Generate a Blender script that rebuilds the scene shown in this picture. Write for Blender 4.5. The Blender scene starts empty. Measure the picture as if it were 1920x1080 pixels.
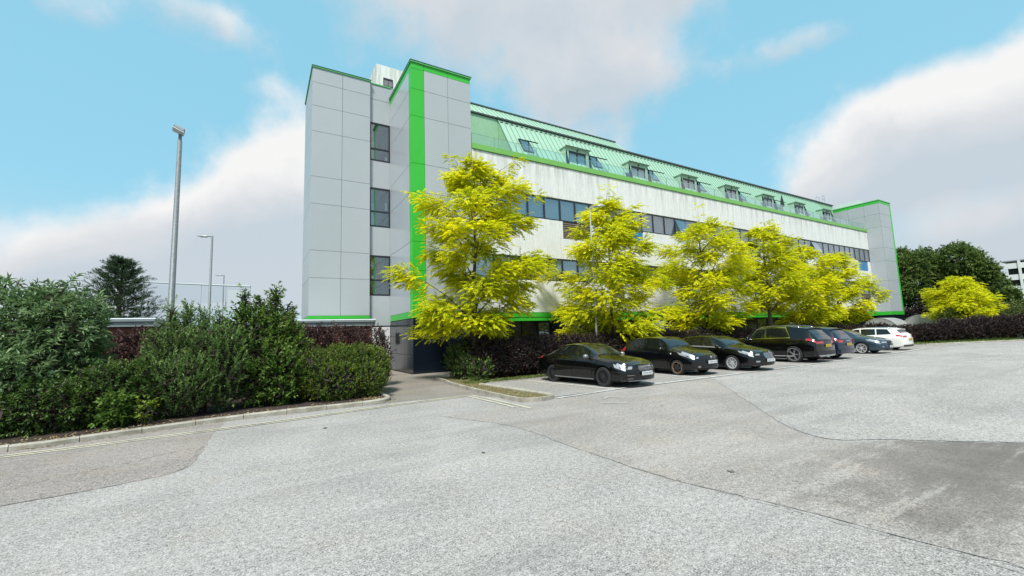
import bpy, bmesh, math, random
import numpy as np
from math import radians as R, sin, cos, pi, sqrt
from mathutils import Vector, Matrix
random.seed(7)
rng = np.random.default_rng(7)
sc = bpy.context.scene
col = sc.collection

# ------------------------------------------------------------------ camera, sky, sun, exposure
EYE = 1.8
cam_d = bpy.data.cameras.new('camera'); cam = bpy.data.objects.new('camera', cam_d); col.objects.link(cam)
cam_d.sensor_width = 36.0; cam_d.lens = 36.0 * 795.65 / 1920.0; cam_d.clip_start = 0.05; cam_d.clip_end = 5000
right = Vector((0.8617955281, -0.5061448487, -0.0335538355))
down = Vector((0.026509995, 0.1109975239, -0.9934670452))
fwd = Vector((0.5065626199, 0.8552759448, 0.1090750671))
Mx = Matrix((right, -down, -fwd)).transposed().to_4x4(); Mx.translation = Vector((0, 0, EYE))
cam.matrix_world = Mx
sc.camera = cam
SUN_AZ, SUN_EL = 228.0, 57.0         # where the sun stands: degrees counter-clockwise from +X, and height
sc.view_settings.view_transform = 'Standard'; sc.view_settings.look = 'None'
sc.view_settings.exposure = 0.90; sc.view_settings.gamma = 1.0; sc.view_settings.use_curve_mapping = False
sl = bpy.data.lights.new('sun', 'SUN'); sl.energy = 3.1; sl.angle = R(11); sl.color = (1.0, .955, .885)
so = bpy.data.objects.new('sun', sl); col.objects.link(so)
sd = Vector((cos(R(SUN_AZ)) * cos(R(SUN_EL)), sin(R(SUN_AZ)) * cos(R(SUN_EL)), sin(R(SUN_EL))))
so.rotation_euler = sd.to_track_quat('Z', 'Y').to_euler(); so.location = (-8, -10, 30)

class NT:
    """small helper for node trees"""
    def __init__(s, tree): s.t = tree; s.n = tree.nodes; s.l = tree.links
    def new(s, typ, **kw):
        n = s.n.new(typ)
        for k, v in kw.items(): setattr(n, k, v)
        return n
    def put(s, sock, v):
        if isinstance(v, bpy.types.NodeSocket): s.l.new(v, sock)
        elif v is not None: sock.default_value = v
    def math(s, op, a, b=None, c=None, clamp=False):
        n = s.new('ShaderNodeMath', operation=op, use_clamp=clamp)
        s.put(n.inputs[0], a); s.put(n.inputs[1], b)
        if c is not None: s.put(n.inputs[2], c)
        return n.outputs[0]
    def noise(s, vec, scale, detail=4, rough=.55, dist=0.0):
        n = s.new('ShaderNodeTexNoise'); s.put(n.inputs['Vector'], vec)
        n.inputs['Scale'].default_value = scale; n.inputs['Detail'].default_value = detail
        n.inputs['Roughness'].default_value = rough; n.inputs['Distortion'].default_value = dist
        return n
    def ramp(s, fac, stops, interp='LINEAR'):
        n = s.new('ShaderNodeValToRGB'); s.put(n.inputs[0], fac); n.color_ramp.interpolation = interp
        el = n.color_ramp.elements
        while len(el) < len(stops): el.new(.5)
        for e, (p, c) in zip(el, stops):
            e.position = p; e.color = (c, c, c, 1) if isinstance(c, (int, float)) else (*c, 1)
        return n.outputs[0]
    def mix(s, fac, a, b, mode='MIX'):
        n = s.new('ShaderNodeMix', data_type='RGBA', blend_type=mode); n.clamp_factor = True
        s.put(n.inputs[0], fac)
        s.put(n.inputs[6], (*a, 1) if isinstance(a, tuple) else a)
        s.put(n.inputs[7], (*b, 1) if isinstance(b, tuple) else b)
        return n.outputs[2]
    def maprange(s, v, a, b, c=0., d=1., smooth=True):
        n = s.new('ShaderNodeMapRange'); n.interpolation_type = 'SMOOTHSTEP' if smooth else 'LINEAR'
        s.put(n.inputs[0], v)
        for i, q in enumerate((a, b, c, d)): n.inputs[i + 1].default_value = q
        return n.outputs[0]

world = bpy.data.worlds.new('World'); sc.world = world; world.use_nodes = True
w = NT(world.node_tree); w.n.clear()
tc = w.new('ShaderNodeTexCoord').outputs['Generated']
sky = w.new('ShaderNodeTexSky', sky_type='NISHITA'); sky.sun_disc = False
sky.sun_elevation = R(SUN_EL); sky.sun_rotation = R(90 - SUN_AZ); sky.air_density = 1.0; sky.dust_density = .6; sky.ozone_density = 1.6
sep = w.new('ShaderNodeSeparateXYZ'); w.put(sep.inputs[0], tc)
az = w.math('MULTIPLY', w.math('ARCTAN2', sep.outputs[1], sep.outputs[0]), 180 / pi)
el = w.math('MULTIPLY', w.math('ARCSINE', sep.outputs[2]), 180 / pi)
nz = w.noise(tc, 3.2, 7, .56)
nz2 = w.noise(tc, 9.0, 6, .6)
wob = w.math('ADD', w.math('MULTIPLY', w.math('SUBTRACT', nz.outputs[0], .5), 1.15), w.math('MULTIPLY', w.math('SUBTRACT', nz2.outputs[0], .5), .85))
# cloud banks: (azimuth, elevation, half width, half height, weight)
BANKS = [(56, 41, 25, 8.3, 1.05), (47, 31.5, 13, 4.6, .8), (34, 40, 7, 4, .5), (22, 29.5, 12, 2.2, .40), (64, 57, 40, 12, .8),
         (14.5, 18.3, 7.2, 5.2, 1.25), (5, 17.5, 6.5, 5.4, 1.1), (-5, 17, 8, 6, 1.0), (21.5, 14, 6, 4.4, .75), (-22, 20, 14, 8, .8),
         (84, 18, 6.5, 8.3, 1.2), (90.5, 15.2, 6.5, 7.0, 1.15), (97.5, 11.5, 7.5, 5.6, 1.05), (105, 7, 8, 3.8, .85), (82, 6, 20, 4, .7), (113, 3, 12, 3, .7), (70, 14, 10, 9, .6),
         (107, 30.5, 3.6, 2.2, .45), (97, 33.5, 7, 2.6, .5), (88, 28.5, 4, 1.8, .3), (40, 17, 14, 5, .3), (8, 7, 16, 4, .75), (-12, 5, 14, 4, .75), (55, 24, 10, 4, .45),
         (150, 25, 18, 10, 1.0), (185, 35, 25, 9, .9), (230, 20, 25, 9, .9), (285, 28, 30, 10, 1.0), (330, 14, 18, 7, .8), (200, 65, 60, 10, .8)]
field = None
for a, e, ra, re, wt in BANKS:
    dx = w.math('DIVIDE', w.math('WRAP', w.math('SUBTRACT', az, a), 180., -180.), ra)
    dy = w.math('DIVIDE', w.math('SUBTRACT', el, e), re)
    d2 = w.math('ADD', w.math('MULTIPLY', dx, dx), w.math('MULTIPLY', dy, dy))
    g = w.math('MULTIPLY', w.math('EXPONENT', w.math('MULTIPLY', d2, -1.0)), wt)
    gy = w.math('MULTIPLY', g, dy)
    field = g if field is None else w.math('ADD', field, g)
    tops = gy if e == 41 and a == 56 else w.math('ADD', tops, gy)
head = w.math('DIVIDE', tops, w.math('ADD', field, .15)); field = w.math('ADD', field, wob)
mask = w.maprange(field, .22, .80)
# cumulus underside is greyer than its head
shade = w.math('ADD', w.math('MULTIPLY', w.math('SUBTRACT', w.noise(tc, 5.5, 7, .58, .4).outputs[0], .5), 1.1), w.math('ADD', w.math('MULTIPLY', head, .85), w.math('ADD', w.maprange(field, .45, 1.25, .62, .42, False), w.maprange(el, 1, 19, -.38, .0))))
ccol = w.ramp(shade, [(.12, (3.15, 3.5, 3.85)), (.46, (3.85, 3.95, 4.12)), (.86, (5.15, 5.02, 4.95))])
blue = w.mix(1.0, sky.outputs[0], (1.9, 1.72, 1.28), 'MULTIPLY')
blue = w.mix(.86, blue, (1.5, 3.45, 4.5))
low = w.maprange(el, 0, 17, .85, 0)
blue = w.mix(low, blue, (3.25, 3.85, 4.3))
skyc = w.mix(w.math('MULTIPLY', mask, .95), blue, ccol)
bg = w.new('ShaderNodeBackground'); w.put(bg.inputs[0], skyc); bg.inputs[1].default_value = .100
wo = w.new('ShaderNodeOutputWorld'); w.l.new(bg.outputs[0], wo.inputs[0])

# ------------------------------------------------------------------ object helpers
def tag(o, label=None, cat=None, group=None, kind=None):
    if label: o['label'] = label
    if cat: o['category'] = cat
    if group: o['group'] = group
    if kind: o['kind'] = kind
    return o
def empty(name, loc=(0, 0, 0), rz=0, **kw):
    o = bpy.data.objects.new(name, None); col.objects.link(o); o.location = loc; o.rotation_euler = (0, 0, rz)
    o.empty_display_size = .3
    return tag(o, **kw)
def link(name, me, parent=None, loc=(0, 0, 0), rot=None):
    o = bpy.data.objects.new(name, me); col.objects.link(o)
    o.location = loc
    if rot: o.rotation_euler = rot
    if parent is not None: o.parent = parent
    return o
def root_off(parent):
    v = Vector((0, 0, 0))
    while parent is not None: v += parent.location; parent = parent.parent
    return v
class MB:
    def __init__(s): s.v = []; s.f = []; s.m = []
    def poly(s, pts, m=0):
        b = len(s.v); s.v += [tuple(p) for p in pts]; s.f.append(tuple(range(b, b + len(pts)))); s.m.append(m); return s
    def add(s, vs, fs, m=0):
        b = len(s.v); s.v += [tuple(p) for p in vs]; s.f += [tuple(i + b for i in f) for f in fs]; s.m += [m] * len(fs); return s
    def box(s, x0, x1, y0, y1, z0, z1, m=0, c=0.0):
        if x0 > x1: x0, x1 = x1, x0
        if y0 > y1: y0, y1 = y1, y0
        if z0 > z1: z0, z1 = z1, z0
        return s.add([(x0, y0, z0), (x1, y0, z0), (x1, y1, z0), (x0, y1, z0), (x0, y0, z1), (x1, y0, z1), (x1, y1, z1), (x0, y1, z1)],
                     [(0, 3, 2, 1), (4, 5, 6, 7), (0, 1, 5, 4), (1, 2, 6, 5), (2, 3, 7, 6), (3, 0, 4, 7)], m)
    def prism(s, pts, z0, z1, m=0):          # outline in xy, counter-clockwise
        n = len(pts); vs = [(x, y, z0) for x, y in pts] + [(x, y, z1) for x, y in pts]
        return s.add(vs, [tuple(range(n - 1, -1, -1)), tuple(range(n, 2 * n))] + [(i, (i + 1) % n, n + (i + 1) % n, n + i) for i in range(n)], m)
    def prism_x(s, pts, x0, x1, m=0):        # outline in yz
        n = len(pts); vs = [(x0, y, z) for y, z in pts] + [(x1, y, z) for y, z in pts]
        return s.add(vs, [tuple(range(n)), tuple(range(2 * n - 1, n - 1, -1))] + [(i, n + i, n + (i + 1) % n, (i + 1) % n) for i in range(n)], m)
    def tube(s, path, rad, seg=8, m=0, cap=True):
        P = [Vector(p) for p in path]; n = len(P)
        if not hasattr(rad, '__len__'): rad = [rad] * n
        vs = []
        for i in range(n):
            d = (P[min(i + 1, n - 1)] - P[max(i - 1, 0)]).normalized()
            a = d.cross(Vector((0, 0, 1)) if abs(d.z) < .9 else Vector((1, 0, 0))).normalized(); b = d.cross(a)
            for k in range(seg):
                t = 2 * pi * k / seg; vs.append(P[i] + (a * cos(t) + b * sin(t)) * rad[i])
        fs = [(i * seg + k, i * seg + (k + 1) % seg, (i + 1) * seg + (k + 1) % seg, (i + 1) * seg + k) for i in range(n - 1) for k in range(seg)]
        if cap: fs += [tuple(range(seg - 1, -1, -1)), tuple(range((n - 1) * seg, n * seg))]
        return s.add(vs, fs, m)
    def mesh(s, name, mats, off=None, smooth=False):
        me = bpy.data.meshes.new(name)
        vs = s.v if off is None else [(x - off[0], y - off[1], z - off[2]) for x, y, z in s.v]
        me.from_pydata(vs, [], s.f)
        for mt in (mats if isinstance(mats, (list, tuple)) else [mats]): me.materials.append(mt)
        if any(s.m): me.polygons.foreach_set('material_index', s.m)
        if smooth: me.polygons.foreach_set('use_smooth', [True] * len(s.f))
        me.update(); return me
    def build(s, name, mats, parent=None, smooth=False, **kw):
        o = link(name, s.mesh(name, mats, root_off(parent) if parent else None, smooth), parent)
        return tag(o, **kw)
def bevel(o, w_=.01, seg=2):
    b = o.modifiers.new('bevel', 'BEVEL'); b.width = w_; b.segments = seg; b.limit_method = 'ANGLE'; b.angle_limit = R(40); return o
def sheet(name, pts, z, mat, **kw):
    return MB().poly([(x, y, z) for x, y in pts]).build(name, mat, **kw)
def smoothline(pts, n=6):
    P = [np.array(p, float) for p in pts]; P = [2 * P[0] - P[1]] + P + [2 * P[-1] - P[-2]]; out = []
    for i in range(1, len(P) - 2):
        for k in range(n):
            t = k / n; a, b, c, d = P[i - 1], P[i], P[i + 1], P[i + 2]
            out.append(.5 * ((2 * b) + (c - a) * t + (2 * a - 5 * b + 4 * c - d) * t * t + (3 * b - a - 3 * c + d) * t ** 3))
    out.append(P[-2]); return [tuple(p) for p in out]
def ribbon(pts, w0, w1):
    """left and right offset outline of a polyline (xy)"""
    P = [Vector((p[0], p[1])) for p in pts]; L, Q = [], []
    for i in range(len(P)):
        d = (P[min(i + 1, len(P) - 1)] - P[max(i - 1, 0)]).normalized(); n = Vector((-d.y, d.x))
        L.append(P[i] + n * w0); Q.append(P[i] + n * w1)
    return L, Q
def strip(mb, pts, w0, w1, z):
    L, Q = ribbon(pts, w0, w1)
    for i in range(len(L) - 1): mb.poly([(*Q[i], z), (*Q[i + 1], z), (*L[i + 1], z), (*L[i], z)] if w0 > w1 else [(*L[i], z), (*L[i + 1], z), (*Q[i + 1], z), (*Q[i], z)])

# ------------------------------------------------------------------ materials
def material(name):
    m = bpy.data.materials.new(name); m.use_nodes = True
    k = NT(m.node_tree); b = m.node_tree.nodes['Principled BSDF']; return m, k, b
def simple(name, c, rough=.5, metal=0., spec=.5, var=.0, scale=3., bump=0., bscale=40., coat=0.):
    m, k, b = material(name)
    b.inputs['Roughness'].default_value = rough; b.inputs['Metallic'].default_value = metal
    b.inputs['Specular IOR Level'].default_value = spec; b.inputs['Coat Weight'].default_value = coat
    b.inputs['Coat Roughness'].default_value = .04
    co = k.new('ShaderNodeTexCoord').outputs['Object']
    if var:
        n = k.noise(co, scale, 5, .6)
        c0 = tuple(max(0, x * (1 - var)) for x in c); c1 = tuple(min(1, x * (1 + var)) for x in c)
        k.put(b.inputs['Base Color'], k.ramp(n.outputs[0], [(.3, c0), (.7, c1)]))
    else: b.inputs['Base Color'].default_value = (*c, 1)
    if bump:
        bn = k.new('ShaderNodeBump'); bn.inputs['Strength'].default_value = bump; bn.inputs['Distance'].default_value = .01
        k.put(bn.inputs['Height'], k.noise(co, bscale, 4, .6).outputs[0]); k.put(b.inputs['Normal'], bn.outputs[0])
    return m
def asphalt(name, base, warm, grain=.5, dark_blots=None):
    m, k, b = material(name); co = k.new('ShaderNodeTexCoord').outputs['Object']
    mp = k.new('ShaderNodeMapping'); k.put(mp.inputs[0], co)
    fine = k.noise(mp.outputs[0], 62, 3, .8); mid = k.noise(co, 17, 4, .7)
    big = k.noise(co, .55, 5, .6, .6); wide = k.noise(co, .16, 4, .55, .4)
    vor = k.new('ShaderNodeTexVoronoi'); vor.inputs['Scale'].default_value = 105; k.put(vor.inputs['Vector'], co)
    stone = k.new('ShaderNodeSeparateColor'); k.put(stone.inputs[0], vor.outputs['Color'])
    v = k.math('ADD', k.math('MULTIPLY', k.math('SUBTRACT', fine.outputs[0], .5), 2.6 * grain), k.math('MULTIPLY', k.math('SUBTRACT', stone.outputs[0], .5), .5 * grain))
    v = k.math('ADD', v, k.math('MULTIPLY', k.math('SUBTRACT', mid.outputs[0], .5), 1.25 * grain))
    v = k.math('ADD', v, k.math('MULTIPLY', k.math('SUBTRACT', big.outputs[0], .5), .62))
    v = k.math('ADD', v, k.math('MULTIPLY', k.math('SUBTRACT', wide.outputs[0], .5), .4))
    v = k.math('ADD', v, 1.0)
    sc_ = k.new('ShaderNodeVectorMath', operation='SCALE'); sc_.inputs[0].default_value = base; k.put(sc_.inputs['Scale'], v)
    c = k.mix(k.maprange(k.noise(co, 1.3, 4, .6).outputs[0], .45, .75), sc_.outputs[0], k.mix(1., sc_.outputs[0], warm, 'MULTIPLY'))
    # wheel-worn streaks run along the aisle
    mp2 = k.new('ShaderNodeMapping'); k.put(mp2.inputs[0], co); mp2.inputs['Rotation'].default_value = (0, 0, R(-57)); mp2.inputs['Scale'].default_value = (.25, 2.2, 1)
    st = k.noise(mp2.outputs[0], .8, 3, .6)
    c = k.mix(k.maprange(st.outputs[0], .50, .74, 0, .42), c, (base[0] * .68, base[1] * .68, base[2] * .68))
    mp3 = k.new('ShaderNodeMapping'); k.put(mp3.inputs[0], co); mp3.inputs['Rotation'].default_value = (0, 0, R(14)); mp3.inputs['Scale'].default_value = (.35, 2.6, 1)
    s3 = k.noise(mp3.outputs[0], 1.1, 5, .7)
    c = k.mix(k.maprange(s3.outputs[0], .52, .72, 0, .30), c, (base[0] * 1.45, base[1] * 1.45, base[2] * 1.45))
    if dark_blots:  # darker blots at set centres, outlines broken up by noise
        for (sx, sy, rx, ry, amt) in dark_blots:
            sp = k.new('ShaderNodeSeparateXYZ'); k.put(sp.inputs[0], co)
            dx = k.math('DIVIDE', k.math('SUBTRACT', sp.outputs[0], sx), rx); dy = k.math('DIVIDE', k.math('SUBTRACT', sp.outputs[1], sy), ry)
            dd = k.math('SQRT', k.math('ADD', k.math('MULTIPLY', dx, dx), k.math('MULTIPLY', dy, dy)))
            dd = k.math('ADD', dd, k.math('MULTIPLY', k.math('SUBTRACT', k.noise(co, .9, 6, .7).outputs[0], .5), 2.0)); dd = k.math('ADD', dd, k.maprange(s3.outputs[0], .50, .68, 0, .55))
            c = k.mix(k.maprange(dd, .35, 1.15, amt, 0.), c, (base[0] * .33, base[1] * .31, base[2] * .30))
    k.put(b.inputs['Base Color'], c); b.inputs['Roughness'].default_value = .88; b.inputs['Specular IOR Level'].default_value = .3
    bn = k.new('ShaderNodeBump'); bn.inputs['Strength'].default_value = .55; bn.inputs['Distance'].default_value = .012
    k.put(bn.inputs['Height'], k.math('ADD', fine.outputs[0], k.math('MULTIPLY', vor.outputs['Distance'], .7))); k.put(b.inputs['Normal'], bn.outputs[0])
    return m
M = {}
M['asphalt'] = asphalt('worn grey asphalt', (.308, .296, .286), (1.03, 1.0, .96), 1.25)
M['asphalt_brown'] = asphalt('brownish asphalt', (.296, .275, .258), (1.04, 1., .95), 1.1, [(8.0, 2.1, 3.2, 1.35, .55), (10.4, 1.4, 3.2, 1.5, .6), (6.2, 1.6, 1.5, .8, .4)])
M['asphalt_road'] = asphalt('pinkish road asphalt', (.255, .230, .215), (1.05, 1., .94), 1.2)
M['asphalt_path'] = asphalt('path asphalt', (.215, .195, .175), (1.06, 1., .92), 1.0)
M['asphalt_far'] = asphalt('pale asphalt', (.312, .300, .289), (1.03, 1., .96), 1.25)
M['asphalt_bay'] = asphalt('bay asphalt', (.275, .262, .248), (1.05, 1., .94), 1.3)

def worn_paint(name, c, wear, under):
    m, k, b = material(name); co = k.new('ShaderNodeTexCoord').outputs['Object']
    n = k.math('ADD', k.math('MULTIPLY', k.noise(co, 38, 4, .75).outputs[0], .6), k.math('MULTIPLY', k.noise(co, 2.2, 4, .6).outputs[0], .4))
    k.put(b.inputs['Base Color'], k.mix(k.maprange(n, wear, wear + .09), c, under)); b.inputs['Roughness'].default_value = .8
    return m
M['white_line'] = worn_paint('worn white line', (.60, .60, .58), .50, (.27, .265, .26))
M['faint_line'] = worn_paint('faint white line', (.52, .52, .50), .46, (.25, .25, .245))
M['yellow_line'] = worn_paint('faded yellow line', (.52, .485, .36), .50, (.27, .26, .23))

def kerb_mat():
    m, k, b = material('kerb stone'); co = k.new('ShaderNodeTexCoord').outputs['Object']
    n = k.noise(co, 3.5, 6, .65); f = k.noise(co, 45, 3, .7)
    c = k.ramp(n.outputs[0], [(.3, (.20, .18, .135)), (.5, (.33, .31, .26)), (.7, (.42, .40, .35))])
    c = k.mix(k.maprange(f.outputs[0], .45, .75, 0, .5), c, (.16, .145, .11)); k.put(b.inputs['Base Color'], c); b.inputs['Roughness'].default_value = .9
    bn = k.new('ShaderNodeBump'); bn.inputs['Strength'].default_value = .5; bn.inputs['Distance'].default_value = .01; k.put(bn.inputs['Height'], f.outputs[0]); k.put(b.inputs['Normal'], bn.outputs[0])
    return m
M['kerb'] = kerb_mat()
def soil_mat(name, a, b_, c_):
    m, k, b = material(name); co = k.new('ShaderNodeTexCoord').outputs['Object']
    n = k.noise(co, 22, 6, .75); n2 = k.noise(co, 1.6, 4, .6)
    c = k.ramp(n.outputs[0], [(.32, a), (.55, b_), (.72, c_)]); c = k.mix(k.maprange(n2.outputs[0], .4, .7, 0, .5), c, a)
    k.put(b.inputs['Base Color'], c); b.inputs['Roughness'].default_value = .95
    bn = k.new('ShaderNodeBump'); bn.inputs['Strength'].default_value = 1.; bn.inputs['Distance'].default_value = .03; k.put(bn.inputs['Height'], n.outputs[0]); k.put(b.inputs['Normal'], bn.outputs[0])
    return m
M['soil'] = soil_mat('bark mulch', (.018, .011, .008), (.05, .032, .024), (.10, .065, .045))
M['litter'] = soil_mat('dry mossy bed', (.07, .075, .02), (.16, .14, .06), (.30, .24, .14))
M['turf'] = soil_mat('turf soil', (.05, .09, .015), (.09, .15, .03), (.14, .19, .05))
M['field'] = soil_mat('rough ground', (.06, .085, .03), (.09, .11, .04), (.13, .14, .06))

def panel_mat(name, c, rough=.38, flake=.07):
    m, k, b = material(name); co = k.new('ShaderNodeTexCoord').outputs['Object']
    n = k.noise(co, 26, 3, .8); n2 = k.noise(co, .35, 3, .5)
    oi = k.new('ShaderNodeObjectInfo').outputs['Random']
    v = k.math('ADD', k.math('MULTIPLY', k.math('SUBTRACT', n.outputs[0], .5), flake * 4), k.math('MULTIPLY', k.math('SUBTRACT', n2.outputs[0], .5), .12))
    v = k.math('ADD', k.math('ADD', v, 1.), k.math('MULTIPLY', k.math('SUBTRACT', oi, .5), .035))
    s_ = k.new('ShaderNodeVectorMath', operation='SCALE'); s_.inputs[0].default_value = c; k.put(s_.inputs['Scale'], v)
    k.put(b.inputs['Base Color'], s_.outputs[0]); b.inputs['Roughness'].default_value = rough; b.inputs['Specular IOR Level'].default_value = .5
    bn = k.new('ShaderNodeBump'); bn.inputs['Strength'].default_value = .06; bn.inputs['Distance'].default_value = .3; k.put(bn.inputs['Height'], n2.outputs[0]); k.put(b.inputs['Normal'], bn.outputs[0])
    return m
M['grey_panel'] = panel_mat('silver grey cladding', (.368, .396, .42), .42, .10)
M['grey_gloss'] = panel_mat('silver grey cladding glossy', (.372, .40, .425), .22, .02)
M['green'] = panel_mat('bright green cladding', (.035, .42, .035), .33, .015)
M['green_trim'] = simple('green coping', (.10, .42, .13), .4, var=.05)
M['light_green'] = simple('apple green fascia', (.16, .40, .09), .45, var=.07, scale=1.)
M['dark_trim'] = simple('dark coping', (.03, .055, .05), .4)
M['charcoal'] = panel_mat('charcoal cladding', (.006, .010, .017), .14, .02)
M['black_gap'] = simple('dark recess', (.012, .013, .015), .7)
M['frame'] = simple('anthracite frame', (.018, .020, .024), .35)
M['roof_flat'] = simple('flat roof felt', (.20, .21, .21), .9, var=.1)

def concrete_mat():
    m, k, b = material('streaked painted concrete'); geo = k.new('ShaderNodeNewGeometry').outputs['Position']
    def stretched(sx, sz, scale, detail=5, rough=.65):
        mp = k.new('ShaderNodeMapping'); k.put(mp.inputs[0], geo); mp.inputs['Scale'].default_value = (sx, sx, sz)
        return k.noise(mp.outputs[0], scale, detail, rough).outputs[0]
    streak = stretched(1., .06, 3.2); fine = stretched(1., .12, 14.); blot = k.noise(geo, 5., 6, .7).outputs[0]; wide = k.noise(geo, .5, 4, .6).outputs[0]
    sp = k.new('ShaderNodeSeparateXYZ'); k.put(sp.inputs[0], geo); z = sp.outputs[2]
    top = k.math('MAXIMUM', k.maprange(z, 10.5, 12.6, .1, 1.15), k.maprange(z, 8.0, 9.0, 0, .42))
    spk = k.noise(geo, 22., 4, .8).outputs[0]
    c = k.mix(k.maprange(fine, .35, .7), (.64, .648, .645), (.74, .745, .74))
    c = k.mix(k.maprange(spk, .50, .72, 0, .45), c, (.40, .40, .385))
    c = k.mix(k.math('MULTIPLY', k.maprange(streak, .42, .66), k.math('ADD', k.math('MULTIPLY', top, .50), .03)), c, (.33, .325, .30))
    c = k.mix(k.math('MULTIPLY', k.maprange(blot, .54, .72), k.math('ADD', k.math('MULTIPLY', top, .42), .12)), c, (.31, .305, .28))
    rust = stretched(1., .02, 1.7, 3, .8)
    c = k.mix(k.math('MULTIPLY', k.maprange(rust, .66, .72), k.math('MULTIPLY', top, .5)), c, (.26, .17, .085))
    k.put(b.inputs['Base Color'], c); b.inputs['Roughness'].default_value = .85
    bn = k.new('ShaderNodeBump'); bn.inputs['Strength'].default_value = .25; bn.inputs['Distance'].default_value = .01; k.put(bn.inputs['Height'], blot); k.put(b.inputs['Normal'], bn.outputs[0])
    return m
M['concrete'] = concrete_mat()
M['roof_green'] = simple('pale green roof metal', (.315, .47, .355), .38, var=.06, scale=.8)
M['roof_rib'] = simple('roof seam', (.17, .34, .24), .4)
M['roof_wall'] = simple('green render', (.26, .46, .29), .6, var=.09, scale=8)
M['gutter'] = simple('dark gutter', (.06, .075, .075), .45)
M['slot'] = simple('vent slot', (.02, .025, .025), .6)
M['blue_panel'] = simple('blue panel', (.012, .17, .36), .25)
M['blue_grey'] = simple('blue grey door', (.09, .13, .22), .5)
M['timber'] = simple('weathered timber', (.12, .095, .075), .8, var=.3, scale=9)
M['interior'] = simple('dim interior', (.05, .052, .055), .9)
M['blind'] = simple('white blind', (.62, .63, .63), .8, var=.06, scale=3)
M['curtain'] = simple('pale curtain', (.50, .52, .54), .9, var=.2, scale=12)
M['white_wall'] = simple('white render', (.62, .63, .63), .7, var=.04)
M['pale_board'] = simple('pale board', (.42, .47, .50), .8)
M['poster'] = simple('paper notice', (.75, .76, .76), .7)
M['logo'] = simple('logo vinyl', (.20, .22, .20), .45)
M['letters'] = simple('sign letters', (.42, .44, .44), .45)

def glass_mat(name, tint=(.75, .8, .82), ior=1.5, base=.10):
    m = bpy.data.materials.new(name); m.use_nodes = True; k = NT(m.node_tree); k.n.clear()
    tr = k.new('ShaderNodeBsdfTransparent'); tr.inputs[0].default_value = (*tint, 1)
    gl = k.new('ShaderNodeBsdfGlossy'); gl.inputs['Roughness'].default_value = .015; gl.inputs[0].default_value = (.95, .97, 1, 1)
    lw = k.new('ShaderNodeLayerWeight'); lw.inputs[0].default_value = .5
    fac = k.math('ADD', k.math('MULTIPLY', k.math('POWER', lw.outputs['Facing'], 3.2), .85), base, clamp=True)
    mx = k.new('ShaderNodeMixShader'); k.put(mx.inputs[0], fac); k.l.new(tr.outputs[0], mx.inputs[1]); k.l.new(gl.outputs[0], mx.inputs[2])
    o = k.new('ShaderNodeOutputMaterial'); k.l.new(mx.outputs[0], o.inputs[0]); return m
M['glass'] = glass_mat('window glass', (.66, .71, .73), 1.52, .24)
M['balustrade'] = glass_mat('balustrade glass', (.90, .97, .955), 1.5, .09)
M['car_glass'] = glass_mat('car glass', (.10, .13, .11), 1.52, .04)
M['screen_glass'] = glass_mat('clear screen glass', (.93, .95, .96), 1.5, .0)
M['galv'] = simple('galvanised steel', (.145, .165, .175), .55, .25, var=.25, scale=14)
M['lamp_grey'] = simple('grey lamp paint', (.27, .285, .295), .4)
M['lens'] = simple('lamp lens', (.5, .52, .54), .15)
M['brick'] = simple('dark red brick', (.13, .045, .03), .85, var=.25, scale=14)
M['fascia'] = simple('grey zinc fascia', (.20, .23, .24), .5, var=.1)
M['pale_roof'] = simple('pale roof edge', (.52, .56, .57), .5)
M['pale_steel'] = simple('pale steel', (.36, .41, .45), .5)

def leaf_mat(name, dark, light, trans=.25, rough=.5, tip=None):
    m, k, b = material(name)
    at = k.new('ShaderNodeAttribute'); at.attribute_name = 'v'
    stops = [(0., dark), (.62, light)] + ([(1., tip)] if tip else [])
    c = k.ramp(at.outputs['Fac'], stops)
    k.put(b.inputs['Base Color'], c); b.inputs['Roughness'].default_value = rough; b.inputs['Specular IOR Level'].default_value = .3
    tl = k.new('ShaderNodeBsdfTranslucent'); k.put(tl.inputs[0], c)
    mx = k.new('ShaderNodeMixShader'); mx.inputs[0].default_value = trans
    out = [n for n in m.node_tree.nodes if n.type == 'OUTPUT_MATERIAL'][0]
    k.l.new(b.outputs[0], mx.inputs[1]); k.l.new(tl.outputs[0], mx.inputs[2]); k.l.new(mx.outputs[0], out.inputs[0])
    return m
M['gold_leaf'] = leaf_mat('golden yellow leaves', (.34, .42, .010), (.76, .75, .010), .46, .5, (.90, .83, .016))
M['sage_leaf'] = leaf_mat('sage green leaves', (.075, .145, .05), (.20, .31, .13), .3, .55, (.33, .43, .24))
M['dark_leaf'] = leaf_mat('dark green leaves', (.026, .062, .013), (.08, .145, .028), .25, .42, (.17, .25, .06))
M['willow_leaf'] = leaf_mat('grey green leaves', (.055, .115, .028), (.15, .25, .065), .3, .5, (.30, .41, .15))
M['mid_leaf'] = leaf_mat('mid green leaves', (.042, .095, .017), (.12, .205, .035), .3, .45, (.24, .34, .07))
M['hedge_leaf'] = leaf_mat('hedge leaves', (.036, .085, .013), (.115, .185, .024), .3, .42, (.31, .33, .045))
M['purple_leaf'] = leaf_mat('copper beech leaves', (.016, .012, .012), (.040, .026, .026), .1, .38, (.095, .062, .055))
M['rust_leaf'] = leaf_mat('plum leaves', (.038, .020, .020), (.085, .045, .042), .15, .4, (.16, .09, .08))
M['far_leaf'] = leaf_mat('far tree leaves', (.05, .095, .02), (.13, .20, .045), .3, .6, (.23, .30, .075))
M['olive_leaf'] = leaf_mat('olive hedge leaves', (.05, .075, .018), (.11, .15, .04), .15, .6, (.18, .21, .07))
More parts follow.
